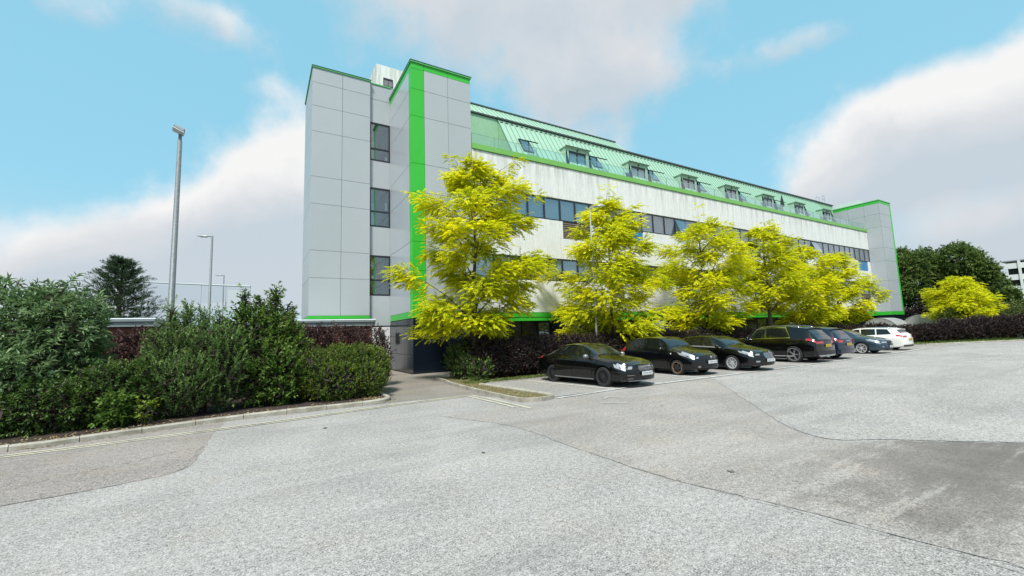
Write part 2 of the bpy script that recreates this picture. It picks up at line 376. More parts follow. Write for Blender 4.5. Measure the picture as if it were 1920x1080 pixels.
M['pine_leaf'] = leaf_mat('pine needles', (.025, .055, .028), (.07, .12, .055), .1, .6, (.09, .14, .07))
M['lime_leaf'] = leaf_mat('lime leaves', (.10, .17, .02), (.22, .30, .03), .3, .5)
M['litter_leaf'] = leaf_mat('fallen leaves', (.16, .09, .04), (.34, .24, .12), .1, .8, (.5, .42, .25))
M['grass'] = leaf_mat('grass blades', (.05, .10, .015), (.12, .20, .03), .2, .6, (.22, .27, .07))
M['bark'] = simple('grey brown bark', (.105, .080, .062), .9, var=.35, scale=12, bump=.6, bscale=25)
M['dark_bark'] = simple('dark twigs', (.035, .026, .02), .95, var=.3, scale=9)
M['pole_bark'] = M['dark_bark']

# ------------------------------------------------------------------ the ground
def ragged(pts, amp=.025, step=.09, near=16):
    out = []; rs = random.Random(len(pts)); n_ = len(pts); w1 = 0
    for a, b in zip(pts, pts[1:] + pts[:1]):
        L = math.hypot(b[0] - a[0], b[1] - a[1]); out.append(a)
        if L < .001 or max(abs(a[0]), abs(a[1]), abs(b[0]), abs(b[1])) > near: continue
        nx, ny = -(b[1] - a[1]) / L, (b[0] - a[0]) / L; k = int(L / step)
        for i in range(1, k):
            w1 = .7 * w1 + rs.gauss(0, amp * .5); f = i / k; out.append((a[0] + (b[0] - a[0]) * f + nx * w1, a[1] + (b[1] - a[1]) * f + ny * w1))
    return out
def P2(*a): return list(a)
ground = sheet('ground', [(-700, -300), (900, -300), (900, 900), (-700, 900)], -.02, M['field'], kind='structure')
sheet('car_park', [(-30, -30), (70, -30), (62, 4.2), (51.2, 8.3), (43.4, 11.6), (41.6, 14.4), (30, 15.0), (30, 21), (-30, 21)], 0.0, M['asphalt'], kind='structure')
sheet('road', ragged(smoothline([(-30, 7.4), (-9, 7.35), (-4.6, 7.45), (-2.58, 7.57), (-1.67, 7.7), (-.95, 8.0), (-.82, 9.0), (-.80, 10.5), (-.72, 11.5)], 5) + [(-.7, 12.2), (-2.2, 11.9), (-3.9, 11.5), (-30, 11.4)]), .004, M['asphalt_road'], kind='structure')
BR = smoothline([(3.6, 9.4), (4.3, 7.44), (4.28, 5.13), (4.3, 3.7), (4.58, 2.4), (4.68, 1.59), (4.78, .97), (4.9, -1.), (5.1, -6)], 6)
FA = [(14, -6), (12.5, -1), (9.62, 1.62), (8.3, 2.85), (7.74, 3.25), (7.72, 3.72), (8.1, 4.25), (8.83, 4.98), (11.0, 7.0), (13.6, 9.4), (13.6, 9.78), (7.1, 9.7), (6.0, 9.35)]
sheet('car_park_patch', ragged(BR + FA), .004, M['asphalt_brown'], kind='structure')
sheet('car_park_aisle', ragged(smoothline([(14, -6), (12.5, -1), (9.62, 1.66), (8.35, 2.9), (7.8, 3.3), (7.78, 3.7), (8.15, 4.25), (8.83, 4.93), (11.0, 6.95), (13.65, 9.4)], 4) + [(13.7, 9.74), (44, 9.8), (51, 7.9), (61.5, 4.0), (69, -29)]), .008, M['asphalt_far'], kind='structure')
sheet('parking_bays', [(6.9, 10.0), (13.6, 9.84), (44.5, 10.2), (42.9, 11.5), (41.3, 14.0), (41.0, 15.0), (7.6, 15.0), (6.75, 14.6)], .012, M['asphalt_bay'], kind='structure')
sheet('footpath', [(-6, 12.3), (3.2, 12.35), (5.5, 12.15), (6.05, 11.0), (6.12, 13.4), (6.35, 15.5), (6.6, 17.5), (9, 18.6), (40, 18.6), (40, 20.95), (6.52, 20.95), (6.52, 25.3), (-6, 25.3)], .003, M['asphalt_path'], kind='structure')

# tar joints along the patch edges
def crack(pts, wd, z):
    mb = MB(); rs = random.Random(3); q = ragged(pts, .02, .07)[:-1]
    for i in range(0, len(q) - 1):
        if math.sin(i * .05) + math.sin(i * .017) > -.2 and rs.random() < .7: strip(mb, [q[i], q[i + 1]], wd * rs.uniform(.3, 1) / 2, -wd / 2 * rs.uniform(.3, 1), z)
    return mb.build('asphalt_joint', M['joint'], kind='structure')
M['joint'] = simple('tar joint', (.20, .19, .18), .9)
crack([p for p in BR if p[1] > -1], .011, .0085)
crack([(-.83, 9.6), (-.95, 8.05), (-1.67, 7.7), (-2.58, 7.57), (-4.6, 7.45)], .02, .0085)
M['oil'] = simple('oil drip', (.10, .095, .09), .6, var=.3)
rs_o = random.Random(21)
for ox, oy in ((11.0, 9.1), (13.1, 9.3), (15.2, 9.0), (18.1, 8.9), (20.3, 9.4), (3.0, 6.1), (1.2, 9.8), (8.2, 7.1), (23.4, 8.8), (5.1, 3.4)):
    rr_ = rs_o.uniform(.02, .06); sheet('oil_drip', [(ox + rr_ * rs_o.uniform(.5, 1.3) * cos(a * pi / 5), oy + rr_ * rs_o.uniform(.5, 1.3) * sin(a * pi / 5)) for a in range(10)], .0135 + .0001 * rr_, M['oil'], kind='structure')
# painted lines
def line(name, pts, wd, mat, z=.017, dash=None):
    mb = MB(); strip(mb, pts, wd / 2, -wd / 2, z); return mb.build(name, mat, kind='structure')
front = [(7.1, 9.74), (10, 10.0), (13, 9.98), (18.5, 9.92), (24, 9.95), (30, 10.15), (36.5, 10.3), (41, 9.7)]
line('bay_line', front, .10, M['white_line'], .018)
def fy(x): return float(np.interp(x, [p[0] for p in front], [p[1] for p in front]))
for x0, lean in [(9.52, .13), (11.65, .03), (13.85, .02), (16.15, -.02), (18.5, -.02), (20.85, -.02), (23.9, -.02), (26.7, -.02), (29.2, -.02), (32.2, -.02), (34.9, -.02), (37.6, -.02), (40.0, -.02)]:
    y0 = fy(x0); line('bay_line', [(x0, y0 + .06), (x0 - lean * 4.3, 14.2)], .09, M['white_line'], .017)
Y1 = smoothline([(-30, 11.0), (-8, 11.0), (-3.84, 11.09), (-2.02, 11.19), (.16, 11.38), (2.89, 11.86), (5.45, 12.12)], 4)
for off, z in ((0, .0121), (-.17, .0121)):
    Lp, Qp = ribbon(Y1, off, off)
    line('yellow_line', [tuple(p) for p in Lp], .075, M['yellow_line'], z)
for dx in (0, .2):
    line('yellow_line', [(5.58 - dx, 12.1 - dx), (5.66 - dx * 1.0, 10.3), (5.68 - dx * 1.1, 8.9 + dx * 2)], .075, M['yellow_line'], .0135)
for pts in ([(9.15, 8.95), (9.45, 8.98), (9.5, 8.75)], [(7.9, 8.75), (8.25, 8.95), (8.4, 8.7)], [(7.4, 8.3), (7.9, 7.9)]):
    line('worn_marking', pts, .045, M['faint_line'], .0195)

# soil beds behind the kerbs
KL = smoothline([(-30, 11.42), (-8, 11.42), (-3.96, 11.5), (-3.29, 11.56), (-2.23, 11.85), (-.91, 12.2), (.77, 12.36), (2.5, 12.38), (3.1, 12.55), (3.36, 12.95), (3.38, 13.7), (3.5, 15.4)], 5)
bed = MB(); L, Q = ribbon(KL, .12, .12)
bed.poly([(p[0], p[1], .075) for p in L] + [(4.2, 17.2, .075), (-30, 18.6, .075)][:2])
bed.build('planting_bed', M['soil'], kind='structure')
KI = [(6.56, 17.5), (6.42, 16.2), (6.22, 14.9), (6.12, 13.4), (6.08, 11.6), (6.08, 10.1), (6.2, 9.82), (6.5, 9.74), (6.95, 9.86), (7.06, 10.1), (6.98, 11.3), (6.86, 12.9), (6.78, 14.0)]
MB().poly([(x, y, .06) for x, y in smoothline(KI, 4)] + [(7.6, 14.9, .06), (41, 14.9, .06), (41, 18.5, .06), (9, 18.5, .06)]).build('hedge_bed', M['litter'], kind='structure')
sheet('lawn', [(41.7, 14.5), (43.5, 11.7), (51.3, 8.4), (62.1, 4.3), (70, -30), (110, -30), (110, 60), (66, 60), (66, 18.8), (41.7, 18.8)], .055, M['turf'], kind='structure')

# kerb stones, one object each
def kerb_run(root, pts, step, hgt, wd, z0=-.05):
    P = [Vector(p) for p in pts]; d = [0]
    for a, b in zip(P, P[1:]): d.append(d[-1] + (b - a).length)
    def at(s): 
        for i in range(len(d) - 1):
            if s <= d[i + 1] + 1e-6: return P[i].lerp(P[i + 1], (s - d[i]) / max(1e-6, d[i + 1] - d[i]))
        return P[-1]
    s = 0
    while s < d[-1] - .05:
        e = min(s + step, d[-1]); n = 4; ps = [at(s + .006 + (e - s - .012) * i / n) for i in range(n + 1)]
        L, Q = ribbon(ps, wd, 0); h = hgt + random.uniform(-.006, .006); mb = MB()
        ch = .025; vs = []
        for l, q in zip(L, Q):
            ddir = (l - q).normalized(); vs += [(*q, z0), (*q, h - ch), (*(q + ddir * ch), h), (*l, h), (*l, z0)]
        fs = []
        for i in range(n):
            for k in range(5): fs.append((i * 5 + k, (i + 1) * 5 + k, (i + 1) * 5 + (k + 1) % 5, i * 5 + (k + 1) % 5))
        fs += [(4, 3, 2, 1, 0), tuple(n * 5 + k for k in range(5))]
        mb.add(vs, fs).build('kerb_stone', M['kerb'], root); s = e
kr = empty('kerb', (0, 12, 0), label='weathered concrete kerb curving along the foot of the left shrub bed', cat='kerb')
kerb_run(kr, [p for p in KL if p[0] > -12], .92, .115, .125)
kr2 = empty('kerb', (6.3, 12, 0), label='pale mossy kerb round the narrow island beside the first parking bay', cat='kerb')
kerb_run(kr2, smoothline(KI, 4), .9, .11, -.12)
kr3 = empty('kerb', (45, 11, 0), label='low kerb along the far edge of the car park before the dark hedge', cat='kerb')
kerb_run(kr3, [(41.5, 14.4), (43.3, 11.62), (51.2, 8.32), (62, 4.22), (66, -8)], .95, .1, .12)

# ------------------------------------------------------------------ the office building
X0, Y0 = 6.57, 20.98
B = empty('office_building', (X0, Y0, 0), label='long white concrete office block with grey end towers, green trim and green metal roof', cat='building')
LEV = [16.62, 15.12, 13.60, 10.96, 9.40, 6.76, 5.24, 2.98]           # panel joints of the near stair tower
def panels_y(x_edges, levels, y, mat, nm='cladding_panel', t=.045, gap=.008, matf=None):
    for i in range(len(x_edges) - 1):
        for j in range(len(levels) - 1):
            z1, z0 = levels[j], levels[j + 1]
            mt = matf(i, j) if matf else mat
            bevel(MB().box(x_edges[i] + gap, x_edges[i + 1] - gap, y, y + t, z0 + gap, z1 - gap).build(nm, mt, B), .004, 1)
def panels_x(y_edges, levels, x, mat, nm='cladding_panel', t=.045, gap=.008, matf=None):
    for i in range(len(y_edges) - 1):
        for j in range(len(levels) - 1):
            z1, z0 = levels[j], levels[j + 1]
            mt = matf(i, j) if matf else mat
            bevel(MB().box(x, x + t, y_edges[i] + gap, y_edges[i + 1] - gap, z0 + gap, z1 - gap).build(nm, mt, B), .004, 1)
# near stair tower
MB().box(X0 + .05, 10.02, Y0 + .05, 25.35, 0, 16.55).build('tower_wall', M['black_gap'], B)
GB, GT = 16.30, 16.62
panels_y([7.29, 8.66, 10.06], [GB] + LEV[1:-1] + [3.14], Y0, M['grey_panel'])
panels_y([X0, 7.29], [GT, 16.28] + LEV[1:-1] + [3.14], Y0, M['green'])
panels_y([7.29, 8.66, 10.06], [GT, GB], Y0, M['green'], gap=.004)
panels_y([X0, 8.66, 10.06], [3.14, 2.80], Y0, M['green'], gap=.004)
panels_x([Y0 + .05, 21.45], [16.28] + LEV[1:-1] + [3.14], X0, M['green'])
panels_x([21.45, 25.34], [16.28] + LEV[1:-1] + [3.14], X0, M['grey_gloss'])
panels_x([Y0 + .05, 25.34], [GT, 16.28], X0, M['green'], gap=.004)
panels_x([Y0 + .05, 25.34], [3.14, 2.80], X0, M['green'], gap=.004)
panels_y([X0, 8.66, 10.06], [2.78, 0.02], Y0, M['charcoal'])
panels_x([Y0 + .05, 22.5, 24.0, 25.34], [2.78, 1.9, 0.95, 0.02], X0, M['charcoal'])
# right return of the near tower
panels_x([Y0 + .05, 25.34], [GT] + LEV[1:-1] + [3.14], 10.015, M['grey_panel'])
MB().box(X0 - .05, 10.11, Y0 - .06, 25.42, 16.62, 16.70).build('coping', M['green_trim'], B)
MB().box(X0 - .07, 10.13, Y0 - .08, 25.40, 16.703, 16.73).build('coping_cap', M['dark_trim'], B)
# recessed stair core between the towers
TOPC = 17.45
MB().box(5.0, 12.5, 25.62, 30.0, 0, TOPC - .06).build('core_wall', M['interior'], B)
YC = 25.36
solid = [(17.45, 16.48), (16.48, 14.97), (12.57, 10.86), (8.48, 6.72), (4.35, 2.56)]
for z1, z0 in solid: bevel(MB().box(5.0, X0 + .9, YC, YC + .06, z0 + .011, z1 - .011).build('cladding_panel', M['grey_gloss'], B), .004, 1)
for z1, zt, z0 in ((14.97, 13.31, 12.57), (10.86, 9.40, 8.48), (6.72, 5.25, 4.35)):
    fr = MB()
    fr.box(5.0, X0, YC - .015, YC + .07, z1 - .10, z1).box(5.0, X0, YC - .015, YC + .07, z0, z0 + .07).box(5.0, X0, YC - .012, YC + .07, zt - .045, zt + .045).box(X0 - .075, X0, YC - .01, YC + .07, z0 + .07, z1 - .1).box(5.0, 5.44, YC - .01, YC + .07, z0 + .07, z1 - .1)
    f = fr.build('stair_window', M['frame'], B)
    MB().box(5.44, X0 - .075, YC + .02, YC + .03, z0 + .07, z1 - .1).build('pane', M['glass'], f)
    MB().box(6.28, 6.42, YC + .05, YC + .055, zt + .15 - 1.0 * (z1 > 14), zt + .6 - 1.0 * (z1 > 14)).build('paper_notice', M['poster'], f)
    MB().box(5.5, 5.68, YC + .13, YC + .16, z0 + .1, zt + .5).build('blind', M['blind'], f)
MB().box(5.0, 6.63, YC - .04, 30, TOPC, TOPC + .07).build('coping', M['green_trim'], B)
MB().box(6.63, 10.2, 25.425, 30, TOPC, TOPC + .07).build('coping', M['green_trim'], B)
MB().box(5.0, 6.56, YC + .02, YC + .2, 0, 2.5).build('white_wall', M['white_wall'], B)
wf = MB().box(5.98, 6.24, YC - .01, YC + .018, 1.5, 2.14).build('side_window', M['frame'], B)
MB().box(6.0, 6.22, YC - .018, YC - .012, 1.53, 2.11).build('pane', M['glass'], wf)
# left tower
XL, YL = 2.15, 25.13
MB().box(XL + .05, 5.29, YL + .05, 29.68, 0, 17.36).build('tower_wall', M['black_gap'], B)
LL = [17.42, 16.52, 15.12, 13.60, 10.96, 9.40, 6.76, 5.24, 3.16]
panels_y([XL, 3.76, 5.34], LL, YL, M['grey_panel'])
panels_x([YL + .05, 27.3, 29.7], LL, XL, M['grey_panel'])
panels_y([XL, 5.34], [3.16, 2.98], YL, M['green'], gap=.002)
panels_x([YL + .05, 29.7], [3.16, 2.98], XL, M['green'], gap=.002)
MB().box(XL + .02, 5.32, YL + .02, 29.66, 0, 2.97).build('tower_base', M['white_wall'], B)
MB().box(5.295, 5.34, YL + .05, 29.7, 2.98, 17.42).build('cladding_panel', M['grey_panel'], B)
MB().box(XL - .04, 5.37, YL - .05, 29.75, 17.42, 17.49).build('coping', M['green_trim'], B)
MB().box(XL - .06, 5.39, YL - .07, 29.77, 17.493, 17.52).build('coping_cap', M['dark_trim'], B)
# plant room on the stair core
pr = MB().box(7.22, 14.5, 32.0, 38, 17, 23.35).build('plant_room', M['concrete'], B)
f = MB().box(7.78, 8.54, 31.97, 32.02, 21.62, 22.33).build('plant_window', M['frame'], B)
MB().box(7.83, 8.14, 31.955, 31.965, 21.67, 22.12).build('pane', M['glass'], f); MB().box(8.18, 8.49, 31.955, 31.965, 21.67, 22.12).build('pane', M['glass'], f)
# main block
XA, XB = 10.08, 61.43
MB().box(XA, XB, Y0 + 3.2, 34, 0, 12.45).build('floor_plates', M['interior'], B)
MB().box(XA, XB, Y0 + .25, 23.68, 12.36, 12.47).build('roof_terrace', M['roof_flat'], B)
for z0, z1 in ((2.6, 4.93), (6.45, 8.78), (10.36, 12.36)): MB().box(XA, XB, Y0 + .14, Y0 + .55, z0, z1).build('spandrel_beam', M['interior'], B)
for z in (4.3, 8.1, 2.62): MB().box(XA, XB, Y0 + .55, Y0 + 3.2, z, z + .2).build('floor_slab', M['interior'], B)
NP = 17; MOD = (XB - XA) / NP
inset = {  # coloured panels set in below the windows: (row, x0, x1, kind)
    1: [(16.35, 18.75, 'timber'), (11.5, 12.9, 'blue_panel'), (22.0, 23.6, 'blue_panel'), (58.3, 60.75, 'blue_panel'), (36.6, 38.6, 'blue_panel')],
    0: [(10.15, 12.9, 'timber'), (27.25, 29.95, 'blue_panel'), (37.0, 39.6, 'blue_panel'), (58.0, 60.55, 'timber'), (20.0, 21.4, 'timber')]}
rows = {0: (3.06, 4.97), 1: (6.40, 8.84), 2: (10.30, 12.42)}
def slabs(x0, x1, z0, z1):
    bevel(MB().box(x0 + .009, x1 - .009, Y0, Y0 + .12, z0, z1).build('concrete_panel', M['concrete'], B), .012, 1)
for r, (z0, z1) in rows.items():
    for i in range(NP):
        a, b_ = XA + i * MOD, XA + (i + 1) * MOD
        cuts = [(max(a, p[0]), min(b_, p[1])) for p in inset.get(r, []) if p[0] < b_ and p[1] > a]
        if not cuts: slabs(a, b_, z0, z1); continue
        zc = z1 - (1.0 if r == 0 else 1.12); slabs(a, b_, z0, zc); x = a
        for c0, c1 in cuts:
            if c0 - x > .06: slabs(x, c0, zc + .01, z1)
            x = c1
        if b_ - x > .06: slabs(x, b_, zc + .01, z1)
for r, lst in inset.items():
    z1 = rows[r][1]; zc = z1 - (1.0 if r == 0 else 1.12)
    for x0, x1, kd in lst:
        if kd == 'timber':
            n = 8; h = (z1 - zc - .02) / n
            MB().box(x0, x1, Y0 + .10, Y0 + .125, zc + .01, z1).build('louvre_backing', M['black_gap'], B)
            for j in range(n): MB().prism_x([(Y0 + .035, zc + .02 + j * h), (Y0 + .06, zc + .02 + (j + .85) * h), (Y0 + .10, zc + .02 + (j + .85) * h), (Y0 + .075, zc + .02 + j * h)], x0 + .01, x1 - .01).build('louvre_board', M['timber'], B)
        else:
            n = max(1, round((x1 - x0) / 1.3)); s = (x1 - x0) / n
            for j in range(n): bevel(MB().box(x0 + j * s + .02, x0 + (j + 1) * s - .02, Y0 + .06, Y0 + .12, zc + .03, z1 - .02).build('blue_panel', M['blue_panel'], B), .006, 1)
            MB().box(x0, x1, Y0 + .121, Y0 + .13, zc + .01, z1).build('panel_backing', M['frame'], B)
# ribbon windows: one object for each window, pane as a sub-part
PW = (XB - XA) / 42
blind_pick = random.Random(11)
for r, (z0, z1) in enumerate(((4.97, 6.40), (8.84, 10.30))):
    for i in range(42):
        a = XA + i * PW; b_ = a + PW
        f = MB().box(a, b_, Y0 + .03, Y0 + .10, z0, z0 + .085).box(a, b_, Y0 + .03, Y0 + .10, z1 - .095, z1).box(a, a + .055, Y0 + .032, Y0 + .10, z0 + .085, z1 - .095).box(b_ - .055, b_, Y0 + .032, Y0 + .10, z0 + .085, z1 - .095)
        f = f.build('window', M['frame'], B)
        tilt = (r == 1 and i in (14, 31)) or (r == 0 and i == 20)
        if tilt:
            MB().prism_x([(Y0 + .06, z1 - .11), (Y0 + .085, z1 - .10), (Y0 - .38, z0 + .25), (Y0 - .41, z0 + .25)], a + .07, b_ - .07).build('open_sash', M['glass'], f)
        MB().box(a + .055, b_ - .055, Y0 + .06, Y0 + .07, z0 + .085, z1 - .095).build('pane', M['glass'], f)
        q = blind_pick.random()
        if q < .38: MB().box(a + .05, b_ - .05, Y0 + .17, Y0 + .18, z0 + .05, z1 - .05).build('blind', M['blind'], f)
        elif q < .6: MB().box(a + .05, b_ - .05, Y0 + .17, Y0 + .18, z0 + .05 + blind_pick.uniform(.3, .9), z1 - .05).build('blind', M['blind'], f)
        elif q < .88:
            mb = MB(); n = 9
            for j in range(n):
                x = a + .05 + (PW - .1) * j / n; mb.poly([(x, Y0 + .2 + .03 * (j % 2), z0), (x + (PW - .1) / n, Y0 + .2 + .03 * ((j + 1) % 2), z0), (x + (PW - .1) / n, Y0 + .2 + .03 * ((j + 1) % 2), z1), (x, Y0 + .2 + .03 * (j % 2), z1)])
            mb.build('curtain', M['curtain'], f)
# green bands
for i in range(NP):
    a, b_ = XA + i * MOD, XA + (i + 1) * MOD
    MB().box(a + .003, b_ - .003, Y0 - .07, Y0 + .25, 12.44, 12.76).build('green_fascia', M['light_green'], B)
    MB().box(a + .003, b_ - .003, Y0 - .05, Y0 + .3, 2.80, 3.04).build('green_fascia', M['green'], B)
    MB().box(a + .003, b_ - .003, Y0 - .02, Y0 + .3, 2.57, 2.785).build('green_fascia', M['green'], B)
# ground floor: dark recessed shop-like front
gf = Y0 + .5
MB().box(XA, XB, gf + .06, gf + .3, 0, 2.56).build('ground_wall', M['black_gap'], B)
x = 10.2; kinds = ['dark', 'door', 'dark', 'dark', 'white', 'dark', 'dark', 'dark', 'glass', 'dark', 'dark', 'glass', 'door', 'dark', 'glass', 'dark', 'glass', 'dark', 'glass', 'dark', 'white', 'dark', 'door', 'glass', 'dark', 'glass', 'dark', 'glass', 'dark', 'dark', 'glass', 'dark', 'glass', 'dark']
wd = [.95, 1.0, 1.15, 1.15, .95]
for i, kd in enumerate(kinds):
    ww = wd[i] if i < 5 else 1.5
    if x + ww > XB: break
    if kd == 'door':
        d = bevel(MB().box(x, x + ww - .1, gf - .02, gf + .055, 0, 2.32).build('door', M['blue_grey'], B), .006, 1)
        MB().box(x + .42, x + .58, gf - .03, gf - .021, 1.72, 1.92).build('spyhole_window', M['black_gap'], d)
        MB().tube([(x + .12, gf - .07, 1.0), (x + .12, gf - .07, 1.25)], .014, 6).build('handle', M['pale_steel'], d)
    elif kd == 'white' or kd == 'glass':
        f = MB().box(x, x + ww - .06, gf - .005, gf + .055, 0, .5).box(x, x + .06, gf - .005, gf + .05, .5, 2.45).box(x + ww - .12, x + ww - .06, gf - .005, gf + .05, .5, 2.45).box(x, x + ww - .06, gf - .004, gf + .05, 2.45, 2.55).build('ground_window', M['frame'], B)
        MB().box(x + .06, x + ww - .12, gf + .012, gf + .02, .5, 2.45).build('pane', M['glass'], f)
        if kd == 'white': MB().box(x + .06, x + ww - .12, gf + .04, gf + .045, .5, 2.45).build('blind', M['blind'], f)
    else:
        bevel(MB().box(x + .02, x + ww - .06, gf + .01, gf + .055, .02, 2.54).build('dark_panel', M['charcoal'], B), .004, 1)
    x += ww
M['balustrade_edge'] = simple('glass edge', (.18, .33, .27), .3)
# glass balustrade on the terrace edge
n = 34; s = (61.3 - 10.12) / n
pane_me = MB().box(.02, s - .02, -.006, .006, 12.78, 13.42).mesh('balustrade_pane', M['balustrade'])
post_me = MB().box(-.010, .010, -.02, .02, 12.77, 13.42).mesh('balustrade_post', M['balustrade_edge'])
rail_me = MB().box(0, s, -.010, .010, 13.425, 13.44).mesh('handrail', M['balustrade_edge'])
for i in range(n):
    L0 = Vector((10.12 + i * s, Y0 + .12, 0)) - Vector((X0, Y0, 0))
    link('balustrade_pane', pane_me, B, L0); link('handrail', rail_me, B, L0)
    link('balustrade_post', post_me, B, L0)
# mansard
XM0, XM1 = 13.35, 56.1
YF, ZF, YG, ZG = 21.46, 12.5, 23.70, 16.25
sl_ = (YG - YF) / (ZG - ZF)
def ym(z): return YF + (z - ZF) * sl_
MB().prism_x([(YF + .04, ZF), (YG + .04, ZG - .02), (34, ZG - .02), (34, ZF)], XM0 + .02, XM1 - .02).build('mansard_body', M['roof_wall'], B)
nS = 106; pw = (XM1 - XM0) / nS
pm = MB(); pm.poly([(0, YF, ZF), (pw, YF, ZF), (pw, YG, ZG), (0, YG, ZG)])
pm.prism_x([(YF - .055, ZF - .02), (YG - .055, ZG - .02), (YG, ZG), (YF, ZF)], -.02, .02, 1)
pm_me = pm.mesh('roof_panel', [M['roof_green'], M['roof_rib']])
slot_me = MB().box(.1, pw - .1, -.012, .01, 0, .07).mesh('vent_slot', M['slot'])
for i in range(nS):
    L0 = Vector((XM0 + i * pw, 0, 0)) - Vector((X0, Y0, 0)); o_ = link('roof_panel', pm_me, B, L0)
    link('vent_slot', slot_me, B, Vector((XM0 + i * pw, ym(16.0) - .02, 15.97)) - Vector((X0, Y0, 0)))
for x0, x1 in ((XM0 - .12, XM1 + .12),): MB().box(x0, x1, YG - .14, YG + .3, ZG, ZG + .10).build('gutter', M['gutter'], B)
# flat green walls either side of the mansard
MB().box(10.06, XM0, YG, YG + .12, 12.4, ZG - .03).build('end_wall', M['roof_wall'], B)
MB().box(10.06, XM0 - .125, YG - .10, YG + .3, ZG, ZG + .10).build('gutter', M['gutter'], B)
MB().box(XM1, 60.4, YG, 34, 12.4, ZG - .03).build('end_wall', M['roof_wall'], B)
MB().box(XM1 + .125, 60.5, YG - .10, 34.1, ZG, ZG + .10).build('gutter', M['gutter'], B)
MB().box(10.06, 60.4, YG + .3, 34.1, ZG - .02, ZG + .05).build('flat_roof', M['roof_flat'], B)
# upper roof tier
YU0, ZU0, YU1, ZU1, XU1 = 24.3, 16.3, 27.1, 19.0, 27.5
MB().prism_x([(YU0 + .03, ZU0), (YU1 + .03, ZU1 - .02), (33, ZU1 - .02), (33, ZU0)], 10.1, XU1 - .02).build('upper_roof_body', M['roof_wall'], B)
nU = 43; pu = (XU1 - 10.1) / nU
um = MB().poly([(0, YU0, ZU0), (pu, YU0, ZU0), (pu, YU1, ZU1), (0, YU1, ZU1)]).prism_x([(YU0 - .05, ZU0), (YU1 - .05, ZU1), (YU1, ZU1), (YU0, ZU0)], -.018, .018, 1).mesh('upper_roof_panel', [M['roof_green'], M['roof_rib']])
for i in range(nU): link('upper_roof_panel', um, B, Vector((10.1 + i * pu, 0, 0)) - Vector((X0, Y0, 0)))
MB().box(10.1, XU1 + .1, YU1 - .1, YU1 + .3, ZU1, ZU1 + .09).build('ridge_cap', M['gutter'], B)
for xs in (11.9, 15.6, 19.5, 22.0, 24.6):
    f = MB()
    ya = 24.55; za = ZU0 + (ya - YU0) * (ZU1 - ZU0) / (YU1 - YU0); n_ = Vector((0, -.694, .72)); u_ = Vector((0, .72, .694))
    o_ = Vector((xs, ya, za)) + n_ * .06
    vs = [o_, o_ + Vector((1.1, 0, 0)), o_ + Vector((1.1, 0, 0)) + u_ * .7, o_ + u_ * .7]; f.add(vs + [v - n_ * .12 for v in vs], [(0, 1, 2, 3), (7, 6, 5, 4), (0, 4, 5, 1), (1, 5, 6, 2), (2, 6, 7, 3), (3, 7, 4, 0)])
    f = f.build('skylight', M['gutter'], B)
    MB().poly([v + n_ * .01 + (Vector((.08 if v.x < xs + .5 else -.08, 0, 0))) for v in vs]).build('pane', M['glass'], f)
# dormers and roof windows
def dormer(x0, k):
    x1 = x0 + 2.05; yd = 22.0; zt = 14.52
    d = MB()
    d.prism_x([(yd, 12.5), (yd, zt), (ym(zt) + .05, zt), (ym(12.5), 12.5)], x0, x0 + .26).prism_x([(yd, 12.5), (ym(12.5), 12.5), (ym(zt) + .05, zt), (yd, zt)][::-1], x1 - .26, x1)
    d.box(x0 + .26, x1 - .26, yd, yd + .1, 14.30, zt)
    dm = d.build('dormer', M['roof_green'], B)
    MB().box(x0 - .07, x1 + .07, yd - .14, ym(zt) + .1, zt + .003, zt + .055).build('dormer_roof', M['roof_green'], dm)
    MB().box(x0 - .09, x1 + .09, yd - .16, yd - .143, zt + .01, zt + .06).build('dormer_edge', M['gutter'], dm)
    MB().box(x0 + .26, x1 - .26, yd + .45, yd + .5, 12.5, 14.3).build('dark_room', M['interior'], dm)
    f = MB().box(x0 + .26, x1 - .26, yd + .03, yd + .10, 14.16, 14.29)
    for xx in (x0 + .26, (x0 + x1) / 2 - .06, x1 - .34): f.box(xx, xx + .08 + .04 * (xx > x0 + .5 and xx < x1 - .5), yd + .032, yd + .10, 12.5, 14.16)
    f.build('door_frame', M['frame'], dm)
    MB().box(x0 + .34, x1 - .34, yd + .06, yd + .066, 12.5, 14.16).build('pane', M['glass'], dm)
    if k != 3: MB().box(x0 + .36, x1 - .8 - .3 * (k % 2), yd + .2, yd + .21, 12.5, 13.95).build('curtain', M['curtain'], dm)
    MB().box((x0 + x1) / 2 - .06, (x0 + x1) / 2 + .06, yd - .1, yd - .001, 14.36, 14.42).build('door_lamp', M['frame'], dm)
for k in range(7): dormer(17.68 + 5.98 * k, k)
